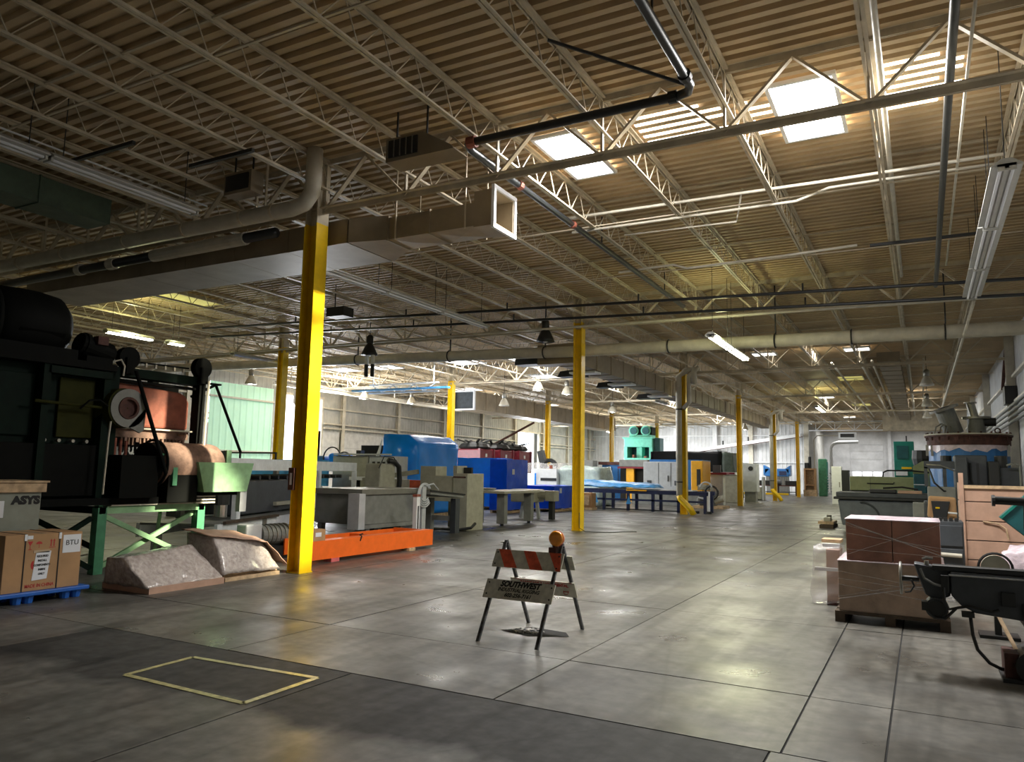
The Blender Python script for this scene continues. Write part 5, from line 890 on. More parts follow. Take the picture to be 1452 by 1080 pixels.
MB().add([(-16.4, 50, .05), (-11.4, 50, .05), (-11.4, 52.5, .05), (-16.4, 52.5, .05), (-16.35, 50.1, 3.08), (-11.5, 50.1, 3.12), (-11.5, 52.4, 3.1), (-16.35, 52.4, 3.1)], [(3, 2, 1, 0), (4, 5, 6, 7), (0, 1, 5, 4), (1, 2, 6, 5), (2, 3, 7, 6), (3, 0, 4, 7)]).crumple(.35, .07, 1.2, 12).make('tarpaulin', M_TARPB, t, smooth=True)
MB().add([(-11.4, 50, .05), (-10.55, 50.1, .05), (-10.6, 52.5, .05), (-11.4, 52.5, .05), (-11.5, 50.05, 3.12), (-10.9, 50.2, 3.0), (-10.9, 52.4, 3.0), (-11.5, 52.4, 3.1)], [(3, 2, 1, 0), (4, 5, 6, 7), (0, 1, 5, 4), (1, 2, 6, 5), (2, 3, 7, 6), (3, 0, 4, 7)]).crumple(.3, .07, 1.5, 13).make('end_flap', M_TARPG, t, smooth=True)
build('surface_grinder', 'white and beige machine with two red stripes under the black tarpaulin', 'machine', [('body', M_BEIGE, [B(-11.6, -9.5, 45, 46.2, 0, 1.6)], {'bev': .02}), ('top', M_WHITE, [B(-12.6, -9.5, 44.9, 46.2, 1.6, 1.75)]), ('stripe', M_DKRED, [B(-12.6, -11.2, 44.88, 44.9, 1.62, 1.74)]), ('stripe', M_DKRED, [B(-10.6, -9.6, 44.88, 44.9, 1.62, 1.74)])])
build('switch_cabinet', 'plain grey switch cabinet right of the fourth aisle column', 'cabinet', [('case', M_LTGREY, [B(-9.6, -8.75, 47, 47.8, .6, 2.3)], {'bev': .02}), ('stand', M_GREY, [B(-9.5, -8.85, 47.1, 47.7, 0, .6)]), ('gauge', M_BLACK, [('cyl', (-9.1, 46.96, 2.0), (-9.1, 47, 2.0), .14, 12)])])
build('grey_pedestal', 'narrow light grey pedestal with a red top by the third aisle column', 'cabinet', [('case', M_LTGREY, [B(-9.85, -9.2, 40.2, 40.7, 0, 1.6)], {'bev': .02}), ('cap', M_DKRED, [B(-9.95, -9.0, 40.1, 40.8, 1.6, 1.7)]), ('screen', M_DKGREY, [B(-9.8, -9.4, 40.5, 40.7, 1.7, 2.1)])])
ps = [('pallet_base', M_WOOD, [B(-10.2, -8.75, 38.0, 39.4, 0, .12)]), ('block', M_DKGREY, [B(-9.95, -9.25, 38.3, 39.1, .12, .8)], {'bev': .04}), ('cover', M_BEIGE, [B(-10.0, -9.4, 38.2, 38.9, .85, 1.1)], {'crumple': (.15, .05, 3, 4)}), ('reel', M_BLACK, [('ring', (-9.3, 38.1, .75), .3, .05, 'y', 16)]), ('reel', M_LTGREY, [('ring', (-9.55, 38.05, .95), .28, .04, 'y', 16, .2, 3)]), ('cylinder', M_BEIGE, [('cyl', (-9.2, 38.3, .35), (-8.8, 38.3, .5), .16, 12)]), ('pipe_stub', M_LTGREY, [('tube', [(-10.0, 38.1, .2), (-9.9, 38.0, .5), (-9.6, 38.0, .45)], .05, 6)])]
t = build('engine_on_pallet', 'engine with hose loops on a low wooden pallet left of the fourth aisle column', 'engine', ps); t.location.x += .54; t.location.y -= 2.2
build('generator_box', 'beige metal box with two dark latches on the floor beyond the fourth aisle column', 'box', [('case', M_BEIGE, [B(-10.15, -9.25, 51.2, 52.0, .05, .85)], {'bev': .03}), ('latch', M_BLACK, [B(-9.95, -9.8, 51.17, 51.2, .6, .66)]), ('latch', M_BLACK, [B(-9.55, -9.4, 51.17, 51.2, .6, .66)]), ('skid', M_BLACK, [B(-10.1, -9.3, 51.25, 51.95, 0, .05)]), ('end_frame', M_LTGREY, [B(-9.22, -9.12, 51.15, 51.9, 0, 1.5)])])
build('blue_far_machine', 'blue machine with upturned ends against the far wall', 'machine', [('body', M_BLUEM, [B(-12.0, -10.0, 68, 69, 1.55, 2.2)], {'bev': .03}), ('horn', M_BLUEM, [('prism', [(-12.1, 68, 1.6), (-11.6, 68, 2.2), (-12.1, 68, 2.5)], (0, .9, 0))]), ('horn', M_BLUEM, [('prism', [(-9.9, 68, 1.6), (-10.3, 68, 2.2), (-9.9, 68, 2.5)], (0, .9, 0))]), ('window', M_NAVY, [B(-10.8, -10.2, 67.97, 68, 1.65, 2.0)]), ('stand', M_GREY, [B(-11.9, -10.1, 68.1, 68.9, .0, 1.55)]), ('guard', M_GAL, [B(-11.9+.2*k, -11.86+.2*k, 67.95, 67.98, .9, 1.5) for k in range(10)], {'kind': 'stuff'})])
build('wire_wheel', 'large pale wheel leaning by the far blue machine', 'wheel', [('rim', M_GREY, [('ring', (-13.0, 66.6, .95), .75, .06, 'y', 20)]), ('hub', M_GAL, [('cyl', (-13.0, 66.5, .95), (-13.0, 66.7, .95), .2, 10)])]+[('spoke', M_GREY, [('bar', (-13.0, 66.6, .95), (-13.0+.72*math.cos(a), 66.6, .95+.72*math.sin(a)), .05)]) for a in [k*PI/4 for k in range(8)]]+[('foot', M_BLACK, [B(-13.3, -12.7, 66.4, 66.8, 0, .14)])])
build('steel_rack', 'rusty low rack holding steel parts before the far wall', 'rack', [('shelf', M_DKRUST, [B(-13.8, -9.0, 65.0, 66.0, .75, .83)]), ('shelf', M_BLACK, [B(-13.8, -9.0, 65.0, 66.0, .25, .3)])]+[('leg', M_DKRUST, [B(x, x+.1, 65.0, 66.0, 0, .75)]) for x in (-13.8, -12.2, -10.6, -9.1)]+[('part_box', M_BLACK, [B(x, x+.9, 65.2, 65.8, .83, 1.2)], {'bev': .02}) for x in (-12.1, -9.9)]+[('motor', M_DKGREY, [('cyl', (-10.8, 65.3, 1.05), (-10.2, 65.3, 1.05), .22, 12)]), ('yellow_bar', M_YEL, [B(-13.8, -9.6, 64.85, 64.95, .05, .2)])])
build('wooden_crate', 'tall open wooden crate right of the farthest aisle column', 'crate', [('back', M_WOOD, [B(-8.5, -7.7, 66.6, 66.65, .5, 2.2)]), ('frame', M_CARD, [B(-8.55, -8.42, 66, 66.7, 0, 2.25)]), ('frame', M_CARD, [B(-7.78, -7.65, 66, 66.7, 0, 2.25)]), ('frame', M_CARD, [B(-8.42, -7.78, 66, 66.7, 2.12, 2.25)]), ('shelf', M_CARD, [B(-8.42, -7.78, 66, 66.6, .85, .93)]), ('base', M_WOOD, [B(-8.6, -7.6, 65.9, 66.7, 0, .5)]), ('load', M_BLACK, [('cyl', (-8.1, 66.3, 2.25), (-8.1, 66.3, 3.2), .12, 10), B(-8.5, -8.2, 66.1, 66.5, 2.25, 2.7)])])
build('green_cabinet', 'tall narrow dark green cabinet with a slatted edge by the far recess', 'cabinet', [('case', M_GREEN, [B(-7.55, -6.9, 67, 67.8, 0, 3.05)], {'bev': .05}), ('side', M_TEAL, [B(-6.95, -6.85, 67.1, 67.7, .4, 2.8)])]+[('slat', M_WHITE, [B(-6.85, -6.55, 66.9, 67, .25+.22*k, .33+.22*k)]) for k in range(7)])
build('scrap_heap', 'tangle of grey hoses and wheels right of the tall green cabinet', 'machine', [('wheel', M_BLACK if k % 2 else M_GAL, [('ring', (-6.3+.3*k, 66.0+.2*(k % 3), .35+.3*((k*2) % 3)), .3, .06, 'y' if k % 2 else 'x', 12)]) for k in range(7)]+[('rod', M_GAL, [('bar', (-6.6, 66, 1.9), (-4.6, 66.3, .2), .08)]), ('rod', M_BLACK, [('bar', (-6.2, 66.2, 1.6), (-5.0, 66.4, .1), .1)])])
build('white_cabinet', 'white cabinet with a dark side standing left of the slate grey tub', 'cabinet', [('case', M_WHITE, [B(-4.7, -4.15, 48, 48.6, 0, 2.2)], {'bev': .02}), ('side', M_BLACK, [B(-4.15, -3.75, 48, 48.6, 0, 2.0)], {'bev': .02}), ('handle', M_GAL, [B(-4.3, -4.25, 47.97, 48, 1, 1.3)])])

# ================================================================ RIGHT SIDE
t = thing('wooden_pallet', 'dark wooden pallet under the two wrapped cartons', 'pallet', (-.35, 9.9, 0))
for k in range(5): MB().box(-.92, .2, 9.33+.23*k, 9.5+.23*k, .09, .12).make('deck_board', M_DKWOOD, t)
for x in (-.92, -.42, .1): MB().box(x, x+.1, 9.33, 10.42, .0, .09).make('bearer', M_DKWOOD, t)
def filmbox(label, x0, x1, y0, y1, z0, z1, n, seed, mb=M_CARD2):
    t = thing('wrapped_carton', label, 'box', ((x0+x1)/2, (y0+y1)/2, z0), group='wrapped cartons')
    for k in range(n): MB().box(x0+(x1-x0)*k/n+.003, x0+(x1-x0)*(k+1)/n-.003, y0, y1, z0, z1-.012).make('panel', mb, t, bev=.006)
    MB().box(x0-.004, x1+.004, y0-.004, y1+.004, z1-.012, z1).crumple(.1, .004, 8, seed).make('top_sheet', M_FILMP, t, smooth=True)
    random.seed(seed)
    for k in range(5):
        za, zb = random.uniform(z0+.05, z1-.03), random.uniform(z0+.05, z1-.03); MB().bar((x0, y0-.004, za), (x1, y0-.004, zb), .003, .006 if k else .012).make('film_strand', M_FILM, t)
    return t
filmbox('large brown film wrapped carton on the dark pallet, lower of two', -.88, .17, 9.36, 10.4, .12, .675, 1, 21)
filmbox('red-brown film wrapped cartons stacked on the large carton, upper of two', -.79, .145, 9.40, 10.3, .675, 1.14, 2, 22, mat('reddish_cardboard', (.33, .15, .10), .22, var=.25, scale=4, bump=.4, coat=.7))
t = build('plastic_wrapped_parts', 'parts in loose clear plastic standing left of the wrapped cartons', 'bundle', [('carton', M_CARDP, [B(-1.12, -.96, 10.5, 10.9, .05, .68)]), ('bar', M_WHITE, [B(-1.25, -.95, 10.42, 10.47, .42, .46)]), ('bar', M_WHITE, [B(-1.15, -.95, 10.42, 10.47, .72, .76)]), ('board', M_WOOD, [B(-1.18, -.95, 10.6, 10.9, .76, .8)]), ('plastic', M_FILM, [B(-1.28, -.95, 10.4, 10.95, .03, .72)], {'crumple': (.08, .04, 5, 3), 'smooth': True}), ('foot', M_DKRUST, [B(-1.12, -1.0, 10.45, 10.9, 0, .05)])])
# stacked crate of boards
t = thing('board_crate', 'pinkish board sided crate with a tall pale corner post', 'crate', (.95, 14.6, 0))
for k in range(5): MB().box(.56, 1.42, 14.0, 14.03, .06+.30*k, .345+.30*k-(.08 if k == 4 else 0)).make('side_board', M_CARDP, t, bev=.004)
MB().box(.50, .565, 13.96, 14.06, 0, 1.70).make('corner_post', M_CARDP, t, bev=.004); MB().box(1.38, 1.44, 14.03, 14.1, 0, 1.46).make('corner_post', M_CARDP, t)
MB().box(.56, 1.44, 13.97, 14.06, 1.46, 1.51).make('top_rail', M_WOOD, t)
for k in range(5): MB().box(.52, .55, 14.06, 15.2, .06+.30*k, .345+.30*k).make('side_board', M_CARDP, t)
MB().box(.56, 1.4, 14.03, 15.2, 0, .06).make('base', M_WOOD, t); MB().box(.6, 1.36, 14.1, 15.1, .06, 1.3).make('load', M_DKGREY, t)
MB().tube([(.8, 13.98, .95), (1.0, 13.96, .93), (1.1, 13.95, .85), (1.12, 13.95, .7)], .012, 6).make('tie_string', M_WOOD, t)
# tool cabinet
t = build('drawer_cabinet', 'dark grey drawer cabinet with a pale handle between carton stack and board crate', 'cabinet', [('case', M_DKGREY, [B(.02, .5, 13.0, 13.6, 0, .98)], {'bev': .01}), ('drawer', M_DKGREY, [B(.04, .48, 12.98, 13.0, .62, .92)], {'bev': .006}), ('drawer', M_DKGREY, [B(.04, .48, 12.98, 13.0, .1, .58)], {'bev': .006}), ('handle', M_STEELW, [('cyl', (.12, 12.95, .50), (.46, 12.95, .49), .03, 10)]), ('rack_strip', M_BLACK, [B(.04+.07*k, .09+.07*k, 13.0, 13.05, .98, 1.03) for k in range(6)], {'kind': 'stuff'})])
# dark grey machining centre
ps = [('column', M_DKGREY, [B(.72, 1.42, 22.0, 23.2, .4, 2.2)], {'bev': .03}), ('head_cover', M_DKGREY, [B(.72, .98, 21.6, 22, .95, 2.15)], {'bev': .02}), ('spindle_head', M_BLACK, [B(1.42, 1.66, 21.8, 22.6, 1.3, 2.05)], {'bev': .03}), ('table', M_GREY, [B(.1, .72, 21.7, 22.6, 1.02, 1.4)], {'bev': .02}), ('frame', M_DKGREY, [B(.04, .72, 22.2, 22.5, 1.86, 2.05)]), ('frame', M_DKGREY, [B(.04, .12, 22.2, 22.4, 1.4, 1.9)]), ('frame', M_DKGREY, [B(.46, .54, 22.2, 22.4, 1.4, 1.9)]), ('guard', M_DKGREY, [B(1.66, 2.1, 22, 22.8, 1.4, 1.9)], {'bev': .02}), ('bed', M_DKGREY, [B(.0, 2.1, 21.8, 23.2, 0, 1.02)], {'bev': .03}), ('pallet_table', M_GAL, [B(1.1, 1.9, 21.4, 22, 1.25, 1.32)]), ('motor', M_BLACK, [('cyl', (.55, 22.6, 2.05), (.55, 22.6, 2.2), .13, 12)]), ('motor', M_BLACK, [('cyl', (1.75, 22.6, 1.9), (1.75, 22.6, 2.2), .14, 12)]), ('hose', M_BLACK, [('tube', [(.15, 21.9, 1.85), (.25, 21.7, 1.5), (.45, 21.7, 1.3), (.7, 21.8, 1.3)], .025, 6)]), ('hose', M_GAL, [('tube', [(.1, 21.6, 1.95), (.4, 21.5, 1.93), (.7, 21.6, 1.8)], .02, 6)]), ('marking', M_BLACK, [B(1.18, 1.24, 21.98, 22.0, 1.45, 2.0)]), ('hanging_cord', M_BLACK, [('tube', [(1.05, 21.97, 2.0), (1.05, 21.95, 1.6), (1.08, 21.95, 1.5)], .03, 6)]), ('side_tank', M_GREY, [B(-.25, .1, 21.9, 22.8, .3, .98)], {'bev': .02}), ('handrail', M_GREY, [('tube', [(2.05, 21.6, 1.1), (2.05, 21.6, 1.95), (1.9, 21.6, 2.0), (1.8, 21.7, 1.95)], .025, 6)])]
t = build('machining_tool', 'dark grey machine tool with tall column before the blue vessel', 'machine', ps)
t = build('orange_casting', 'orange-brown machine casting with a black control pendant before the dark machine tool', 'machine', [('casting', M_CARD, [('prism', [(.10, 19.0, .35), (.62, 19.0, .30), (.62, 19.0, 1.2), (.10, 19.0, 1.22), (.06, 19.0, .8), (.16, 19.0, .55)], (0, .5, 0))], {'bev': .04}), ('pendant', M_BLACK, [('prism', [(.18, 18.9, .72), (.42, 18.9, .75), (.5, 18.9, 1.12), (.14, 18.9, 1.12)], (0, .08, 0))], {'bev': .01}), ('pendant_light', M_YEL, [B(.22, .30, 18.88, 18.9, .96, .99)]), ('cable', M_BLACK, [('tube', [(.3, 18.9, .75), (.4, 18.8, .6), (.38, 18.85, .4), (.25, 18.9, .35)], .025, 6)]), ('base', M_DKRUST, [B(.1, .6, 19.0, 19.5, 0, .32)]), ('handle', M_WHITE, [('cyl', (.45, 18.85, .88), (.62, 18.85, .87), .02, 8)])])
# vessel
cx, cy = 1.28, 27.2
prof_w = []
t = thing('pressure_vessel', 'huge blue round vessel with a rusty flanged lid and angled nozzles', 'vessel', (cx, cy, 0))
MB().lathe([(.9, .25), (1.06, .35), (1.08, 2.52), (1.0, 2.6)], (cx, cy, 0), 40).make('shell', M_BLUEM, t, smooth=False)
wv = MB(); n = 48
for k in range(n):
    a0, a1 = 2*PI*k/n, 2*PI*(k+1)/n; zb0 = 2.46+.05*math.sin(k*1.9)+.03*math.sin(k*.8); R = 1.1
    wv.add([(cx+R*math.cos(a0), cy+R*math.sin(a0), zb0), (cx+R*math.cos(a1), cy+R*math.sin(a1), 2.46+.05*math.sin((k+1)*1.9)+.03*math.sin((k+1)*.8)), (cx+R*math.cos(a1), cy+R*math.sin(a1), 2.62), (cx+R*math.cos(a0), cy+R*math.sin(a0), 2.62)], [(0, 1, 2, 3)])
wv.make('torn_foil_band', M_FILMP, t)
MB().lathe([(1.0, 2.62), (1.12, 2.62), (1.12, 2.88), (1.18, 2.88), (1.18, 2.96), (.6, 3.0), (.2, 3.02)], (cx, cy, 0), 40).make('lid_flange', M_DKRUST, t)
MB().lathe([(1.19, 2.93), (1.2, 2.95), (1.19, 2.97), (1.0, 2.985)], (cx, cy, 0), 40).make('flange_edge', M_STEELW, t)
for k in range(24):
    a = 2*PI*k/24; MB().cyl((cx+1.12*math.cos(a), cy+1.12*math.sin(a), 2.78), (cx+1.12*math.cos(a), cy+1.12*math.sin(a), 3.02), .03, 6).make('flange_bolt', M_DKRUST, t)
for (p, q, r) in (((cx-.35, cy, 3.0), (cx-.6, cy-.1, 3.75), .27), ((cx+.25, cy, 3.0), (cx+.25, cy, 3.45), .25)):
    MB().cyl(p, q, r, 20).make('nozzle', M_GREY, t)
    d_ = (V(q)-V(p)).normalized()*.07; MB().cyl(q, V(q)+d_, r*1.55, 20).make('nozzle_flange', M_GAL, t); MB().cyl(V(q)+d_, V(q)+d_*1.2, r*.6, 16).make('nozzle_bore', M_BLACK, t)
MB().cyl((cx+.2, cy-.1, 3.5), (cx+.1, cy-.1, 3.95), .12, 14).cyl((cx+.1, cy-.1, 3.93), (cx+.1, cy-.1, 3.97), .18, 14).make('valve', M_GAL, t)
MB().cyl((cx+.45, cy-.1, 3.35), (cx+.75, cy-.1, 3.35), .13, 14).make('valve', M_BLACK, t)
for k in range(4): MB().tube([(cx-.9+.14*k, cy-.2, 2.98), (cx-.85+.13*k, cy-.3, 3.2), (cx-.7+.1*k, cy-.2, 3.3)], .025, 6).make('tubing', M_GAL, t)
MB().ring((cx+.75, cy-.5, 3.06), .07, .02, 'y', 12).make('lifting_eye', M_DKRUST, t)
for a in (.6, 2.4, 4.2, 5.6): MB().box(cx+.8*math.cos(a)-.1, cx+.8*math.cos(a)+.1, cy+.8*math.sin(a)-.1, cy+.8*math.sin(a)+.1, 0, .35).make('support_foot', M_BLUEM, t)
for x in (-1.12, -.98, 1.0): MB().box(cx+x-.04, cx+x+.04, cy-.5, cy-.42, 2.3, 2.64).make('clamp', M_GAL, t)
# tub and lathe
t = build('machine_tub', 'slate grey tapered machine tub with a dark lipped top', 'machine', [('tub', M_TUB, [('prism', [(-2.32, 26.4, .95), (.32, 26.4, .95), (.22, 26.4, .42), (-1.2, 26.4, .35), (-2.22, 26.4, .18)], (0, 1.6, 0))], {'bev': .05}), ('lip', M_BLACK, [B(-2.42, .42, 26.3, 28.1, .95, 1.02)], {'bev': .01}), ('top', M_DKGREY, [B(-2.36, .36, 26.4, 28.0, 1.02, 1.16)], {'bev': .02}), ('tool_slab', M_BLACK, [B(-1.45, -.75, 26.35, 27, 1.16, 1.26)], {'bev': .02}), ('wood_block', M_CARDP, [B(-.72, -.1, 26.4, 27, 1.16, 1.24)], {'bev': .01}), ('bend_relief', M_DKGREY, [('ring', (-1.7, 26.38, .38), .5, .03, 'y', 16, .1, 1.6)]), ('foot', M_BLACK, [B(-2.1, .1, 26.7, 27.8, 0, .3)]), ('tool_arm', M_BLACK, [('tube', [(-1.1, 26.6, 1.3), (-.6, 26.6, 1.34), (-.2, 26.6, 1.28)], .03, 6)])]); t.location.x += .07; t.location.y -= 1.9
build('timber_blocks', 'stacked dark timbers with small parts left of the slate grey tub', 'timber', [('timber', M_DKWOOD, [B(-2.9, -2.5, 25.6, 27, 0, .1)]), ('timber', M_WOOD, [B(-2.95, -2.5, 25.7, 26.9, .12, .2)]), ('timber', M_DKWOOD, [B(-2.8, -2.5, 25.6, 25.8, .1, .12)]), ('part', M_BEIGE, [B(-2.8, -2.6, 25.9, 26.2, .2, .32)], {'bev': .02}), ('part', M_GAL, [('cyl', (-2.7, 26.5, .2), (-2.7, 26.5, .38), .08, 10)])])
build('lathe', 'sage green lathe with a dark teal guard behind the slate tub', 'machine', [('bed_cover', M_SAGE, [B(-2.25, -.25, 29, 30, 1.15, 1.63)], {'bev': .02}), ('headstock', M_SAGE, [B(-.25, .42, 29.0, 30.2, .9, 1.72)], {'bev': .02}), ('top_cover', M_SAGE, [('prism', [(-.28, 29.2, 1.72), (.42, 29.2, 1.72), (.42, 29.2, 2.18), (.0, 29.2, 2.18), (-.28, 29.2, 2.0)], (0, .8, 0))]), ('base', M_SAGE, [B(-.9, -.3, 29, 30, 0, .9)], {'bev': .02}), ('base', M_DKGREY, [B(-2.2, -.9, 29.1, 30, 0, 1.15)]), ('guard', M_TEALD, [B(-.27, .12, 28.7, 29.0, .6, 1.75)], {'bev': .04}), ('guard_band', M_WHITE, [B(-.27, .12, 28.68, 28.7, 1.38, 1.41)]), ('chip_tray', M_BLACK, [B(-.3, .4, 28.5, 29.0, .1, .6)]), ('skirt', M_TEAL, [B(-1.0, .2, 28.4, 28.9, 0, .1)]),
    ('handrail', M_BLACK, [('tube', [(-1.2, 28.95, 1.63), (-1.18, 28.95, 1.78), (-1.05, 28.95, 1.85), (-.3, 28.95, 1.85), (.2, 28.95, 1.8)], .03, 6)]), ('lever', M_BLACK, [('tube', [(-1.7, 28.95, 1.4), (-.9, 28.95, 1.4), (-.85, 28.95, 1.45)], .018, 6)]), ('seam', M_DKGREY, [B(-1.6, -1.59, 28.98, 29.0, 1.2, 1.6)]), ('grey_guard', M_LTGREY, [B(.45, .85, 28.6, 29.2, 1.0, 1.9)], {'bev': .02})])
build('teal_cabinet', 'tall teal electrical cabinet with a dark window behind the lathe', 'cabinet', [('case', M_TEAL, [B(-.95, -.25, 33, 33.8, 0, 3.02)], {'bev': .02}), ('window', M_TEALD, [B(-.85, -.45, 32.97, 33.0, 2.35, 2.85)]), ('yellow_strip', M_YEL, [B(-.7, -.35, 32.97, 33.0, 1.95, 2.03)]), ('antenna', M_BLACK, [('cyl', (-.5, 33.3, 3.02), (-.5, 33.3, 3.25), .03, 6)]), ('paper_stack', M_WHITE, [B(-.9, -.5, 32.85, 32.97, 1.7, 1.9)])])
build('dark_machine_group', 'black machine top with white canister between teal cabinet and blue vessel', 'machine', [('block', M_BLACK, [('lathe', [(.1, 2.55), (.4, 2.6), (.42, 2.3), (.35, 2.0)], (.1, 31, 0), 14)]), ('canister', M_WHITE, [('cyl', (-.05, 30.8, 2.2), (-.05, 30.8, 2.45), .1, 10)]), ('body', M_BLACK, [B(-.2, .5, 30.6, 31.4, 0, 2.1)])])
# foreground right machine
ps = [('beam', M_DKGREY, [('prism', [(.17, 7.4, .83), (2.4, 7.4, .80), (2.4, 7.4, .46), (.9, 7.4, .46), (.34, 7.4, .51), (.24, 7.4, .56), (.17, 7.4, .64)], (0, .32, 0))], {'bev': .01}), ('top_rail', M_BLACK, [B(.04, 2.4, 7.42, 7.55, .83, .875)], {'bev': .01}), ('rail_edge', M_CHROME, [B(.16, 2.4, 7.37, 7.40, .80, .812)]), ('nose', M_DKGREY, [('prism', [(-.10, 7.45, .88), (.17, 7.45, .84), (.17, 7.45, .62), (.06, 7.45, .58), (-.02, 7.45, .62)], (0, .2, 0))], {'bev': .02}), ('curved_guard', M_GREY, [('tube', [(-.05, 7.42, .84), (-.02, 7.41, .76), (.05, 7.4, .72), (.15, 7.4, .70)], .012, 6)]),
      ('motor', M_DKGREY, [('cyl', (.06, 7.40, .52), (.06, 7.62, .52), .085, 20)]), ('motor_plate', M_BLACK, [B(-.05, .0, 7.38, 7.5, .50, .57)]), ('motor_face', M_BLACK, [('cyl', (.06, 7.385, .52), (.06, 7.40, .52), .07, 20)]), ('bracket', M_BLACK, [B(.10, .16, 7.38, 7.5, .66, .80)], {'bev': .005}), ('handwheel', M_GAL, [('tube', [(-.20, 7.5+.13*math.cos(a), .74+.13*math.sin(a)) for a in [k*PI/10 for k in range(20)]+[0]], .012, 6)], {'smooth': True, 'label': 'polished steel handwheel on the left end'}), ('handwheel_hub', M_BLACK, [('cyl', (-.20, 7.5, .74), (-.06, 7.5, .74), .025, 10)]), ('handwheel_spoke', M_GAL, [('bar', (-.2, 7.5, .74), (-.2, 7.5+.12*math.cos(a), .74+.12*math.sin(a)), .014) for a in (PI/2, PI*7/6, -PI/6)], {'kind': 'stuff'}), ('wheel_cable', M_BLACK, [('tube', [(-.17, 7.44, .63), (-.13, 7.42, .64), (-.1, 7.42, .69), (-.12, 7.42, .74)], .008, 6)]),
      ('clamp_knob', M_GAL, [('cyl', (-.0, 7.5, .85), (-.0, 7.5, .90), .02, 10), ('tube', [(-.03, 7.5, .91), (0, 7.5, .925), (.05, 7.5, .92)], .014, 6)]), ('control_box', M_BLACK, [B(.52, .62, 7.36, 7.40, .59, .70)], {'bev': .005}), ('cable', M_BLACK, [('tube', [(.12, 7.38, .70), (.12, 7.36, .60), (.15, 7.36, .53), (.22, 7.36, .55), (.30, 7.36, .57), (.45, 7.36, .54), (.5, 7.36, .56)], .012, 6)]), ('cable', M_BLACK, [('tube', [(-.01, 7.38, .50), (.04, 7.37, .45), (.12, 7.37, .45), (.2, 7.37, .54)], .012, 6)]), ('floor_hose', M_BLACK, [('tube', [(.30, 7.42, .50), (.305, 7.4, .42), (.31, 7.4, .34), (.34, 7.42, .22), (.42, 7.44, .12), (.50, 7.46, .08), (.56, 7.5, .07)], .014, 8)], {'smooth': True, 'label': 'thick black hose drooping to the floor'}), ('hose_clamp', M_BLACK, [B(.24, .33, 7.37, 7.46, .475, .515)]),
      ('leg', M_DKGREY, [B(1.2, 1.4, 7.45, 7.65, 0, .46)]), ('leg', M_DKGREY, [B(2.1, 2.3, 7.45, 7.65, 0, .46)]), ('end_block', M_BLACK, [B(.66, .80, 7.36, 7.75, .44, .62)], {'bev': .01})]
t = build('feed_machine', 'dark horizontal machine beam with handwheel at the right edge', 'machine', ps)
build('floor_pump', 'black pump housing on the floor below the dark horizontal beam', 'pump', [('box', M_DKRUST, [B(.52, .62, 7.4, 7.7, .03, .22)], {'bev': .005}), ('housing', M_BLACK, [('cyl', (.72, 7.35, .13), (.72, 7.75, .13), .13, 18)]), ('base', M_BLACK, [B(.5, .9, 7.35, 7.8, 0, .03)]), ('prop', M_WOOD, [('bar', (.62, 7.6, .22), (.50, 7.9, .50), .03, .01)])])
build('disc_on_stand', 'pale steel disc with a black rubber rim standing behind the dark beam', 'wheel', [('disc', M_BEIGE, [('lathe', [(.02, 0), (.13, 0), (.13, .04), (.02, .04)], (.62, 9.3, .70), 20, 'y')]), ('rim', M_BLACK, [('ring', (.62, 9.29, .70), .15, .014, 'y', 22)]), ('post', M_BLACK, [B(.59, .65, 9.34, 9.42, .0, .7)]), ('foot', M_BLACK, [B(.45, .8, 9.25, 9.55, 0, .03)])])
build('metal_sheet', 'teal sheet metal tilted on its corner at the right edge', 'panel', [('sheet', M_TEALD, [('prism', [(.89, 12, 1.10), (1.25, 12, 1.46), (2.0, 12, 1.4), (2.0, 12, .5), (1.3, 12, .74)], (0, .35, 0))], {'bev': .01}), ('edge', M_TEAL, [('bar', (.89, 11.99, 1.10), (1.25, 11.99, 1.46), .03)]), ('stand', M_BLACK, [B(1.6, 1.75, 12.05, 12.3, 0, .7)])])
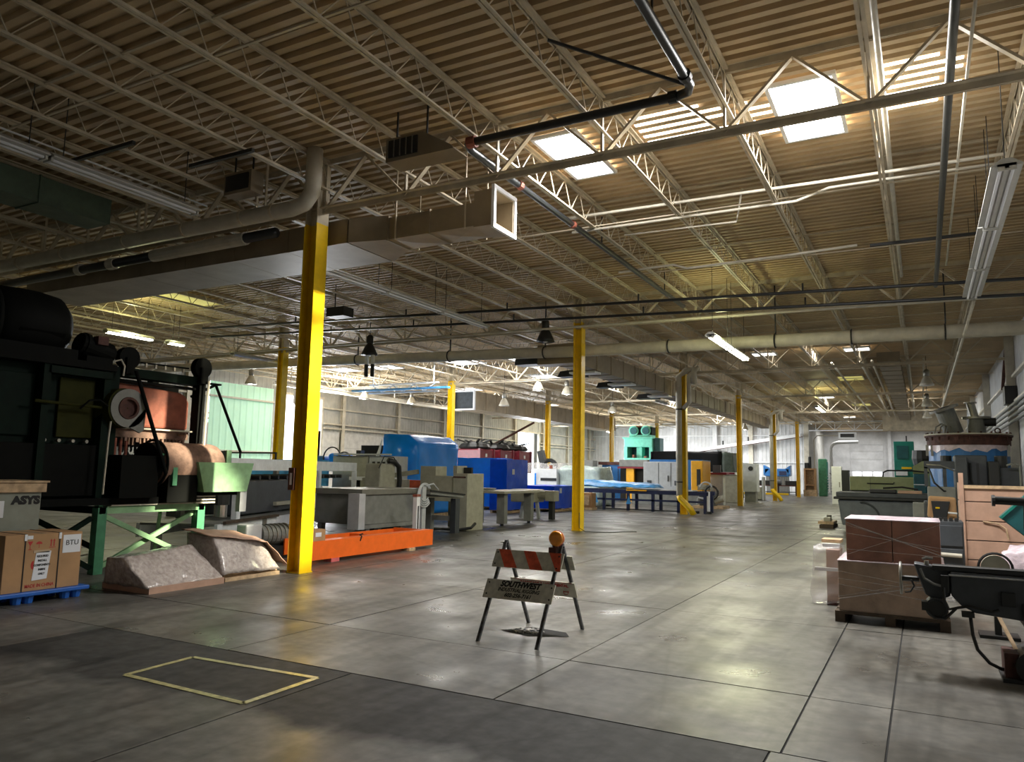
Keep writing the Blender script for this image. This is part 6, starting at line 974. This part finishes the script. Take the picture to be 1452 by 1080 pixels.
build('black_arm', 'black horizontal bar with a disc end above the teal panel', 'bar', [('arm', M_BLACK, [('cyl', (.66, 9.6, 1.40), (2.2, 9.6, 1.36), .028, 10)]), ('arm', M_BLACK, [('cyl', (.66, 9.6, 1.36), (2.2, 9.6, 1.32), .02, 10)]), ('end_disc', M_BLACK, [('cyl', (.64, 9.6, 1.38), (.67, 9.6, 1.38), .06, 12)]), ('hanging_cable', M_BLACK, [('tube', [(.93, 9.6, 1.34), (.92, 9.6, 1.1), (.95, 9.6, .9), (1.05, 9.6, .8)], .012, 6)]), ('post', M_BLACK, [B(1.9, 2.0, 9.55, 9.65, 0, 1.4)])])
t = thing('plastic_bag', 'crumpled pinkish clear plastic bag on the floor stack at the right edge', 'bag', (1.1, 11, 0))
MB().add([(.78, 10.7, .35), (1.6, 10.7, .35), (1.6, 11.3, .35), (.78, 11.3, .35), (.80, 10.8, .72), (1.6, 10.8, .95), (1.6, 11.2, 1.0), (.9, 11.2, .8)], [(3, 2, 1, 0), (4, 5, 6, 7), (0, 1, 5, 4), (1, 2, 6, 5), (2, 3, 7, 6), (3, 0, 4, 7)]).crumple(.08, .05, 4, 7).make('plastic', M_FILMP, t, smooth=True)
MB().box(.85, 1.6, 10.75, 11.3, 0, .38).make('load', M_DKGREY, t)
build('flat_boards', 'low wooden skid with plastic scrap beneath the dark beam at right', 'board', [('board', M_WOOD, [B(.35, 1.3, 12.4, 12.7, 0, .05)]), ('board', M_CARD, [B(.45, 1.3, 12.9, 13.1, 0, .04)]), ('scrap', M_FILM, [B(.1, .3, 11.6, 12.4, 0, .15)], {'crumple': (.08, .03, 5, 2), 'smooth': True})])
# right wall services
for k in range(4):
    pipe('wall_duct', 'long grey pipe along the right wall, %s of four' % ['lowest', 'second from the bottom', 'third from the bottom', 'topmost'][k], [(XE-.45, 8, 3.35+.16*k), (XE-.45, 50, 3.35+.16*k)], .05, M_GREY, group='right wall pipes')
build('wall_extinguisher_box', 'small dark wall box hanging on the right wall above the pipes', 'box', [('case', M_BLACK, [B(2.5, 2.85, 29.5, 30.2, 4.1, 4.7)], {'bev': .01}), ('bracket', M_GAL, [B(2.85, 2.9, 29.7, 30, 4.2, 4.6)])])
single('floor_cable', 'thin black cable on the floor beside the second aisle column', 'cable', M_BLACK, [('tube', [(-8.25, 19.1, .5), (-8.2, 19.0, .1), (-8.0, 18.95, .012), (-7.5, 19.1, .012), (-7.2, 19.6, .012), (-6.9, 19.9, .012)], .01, 5)])
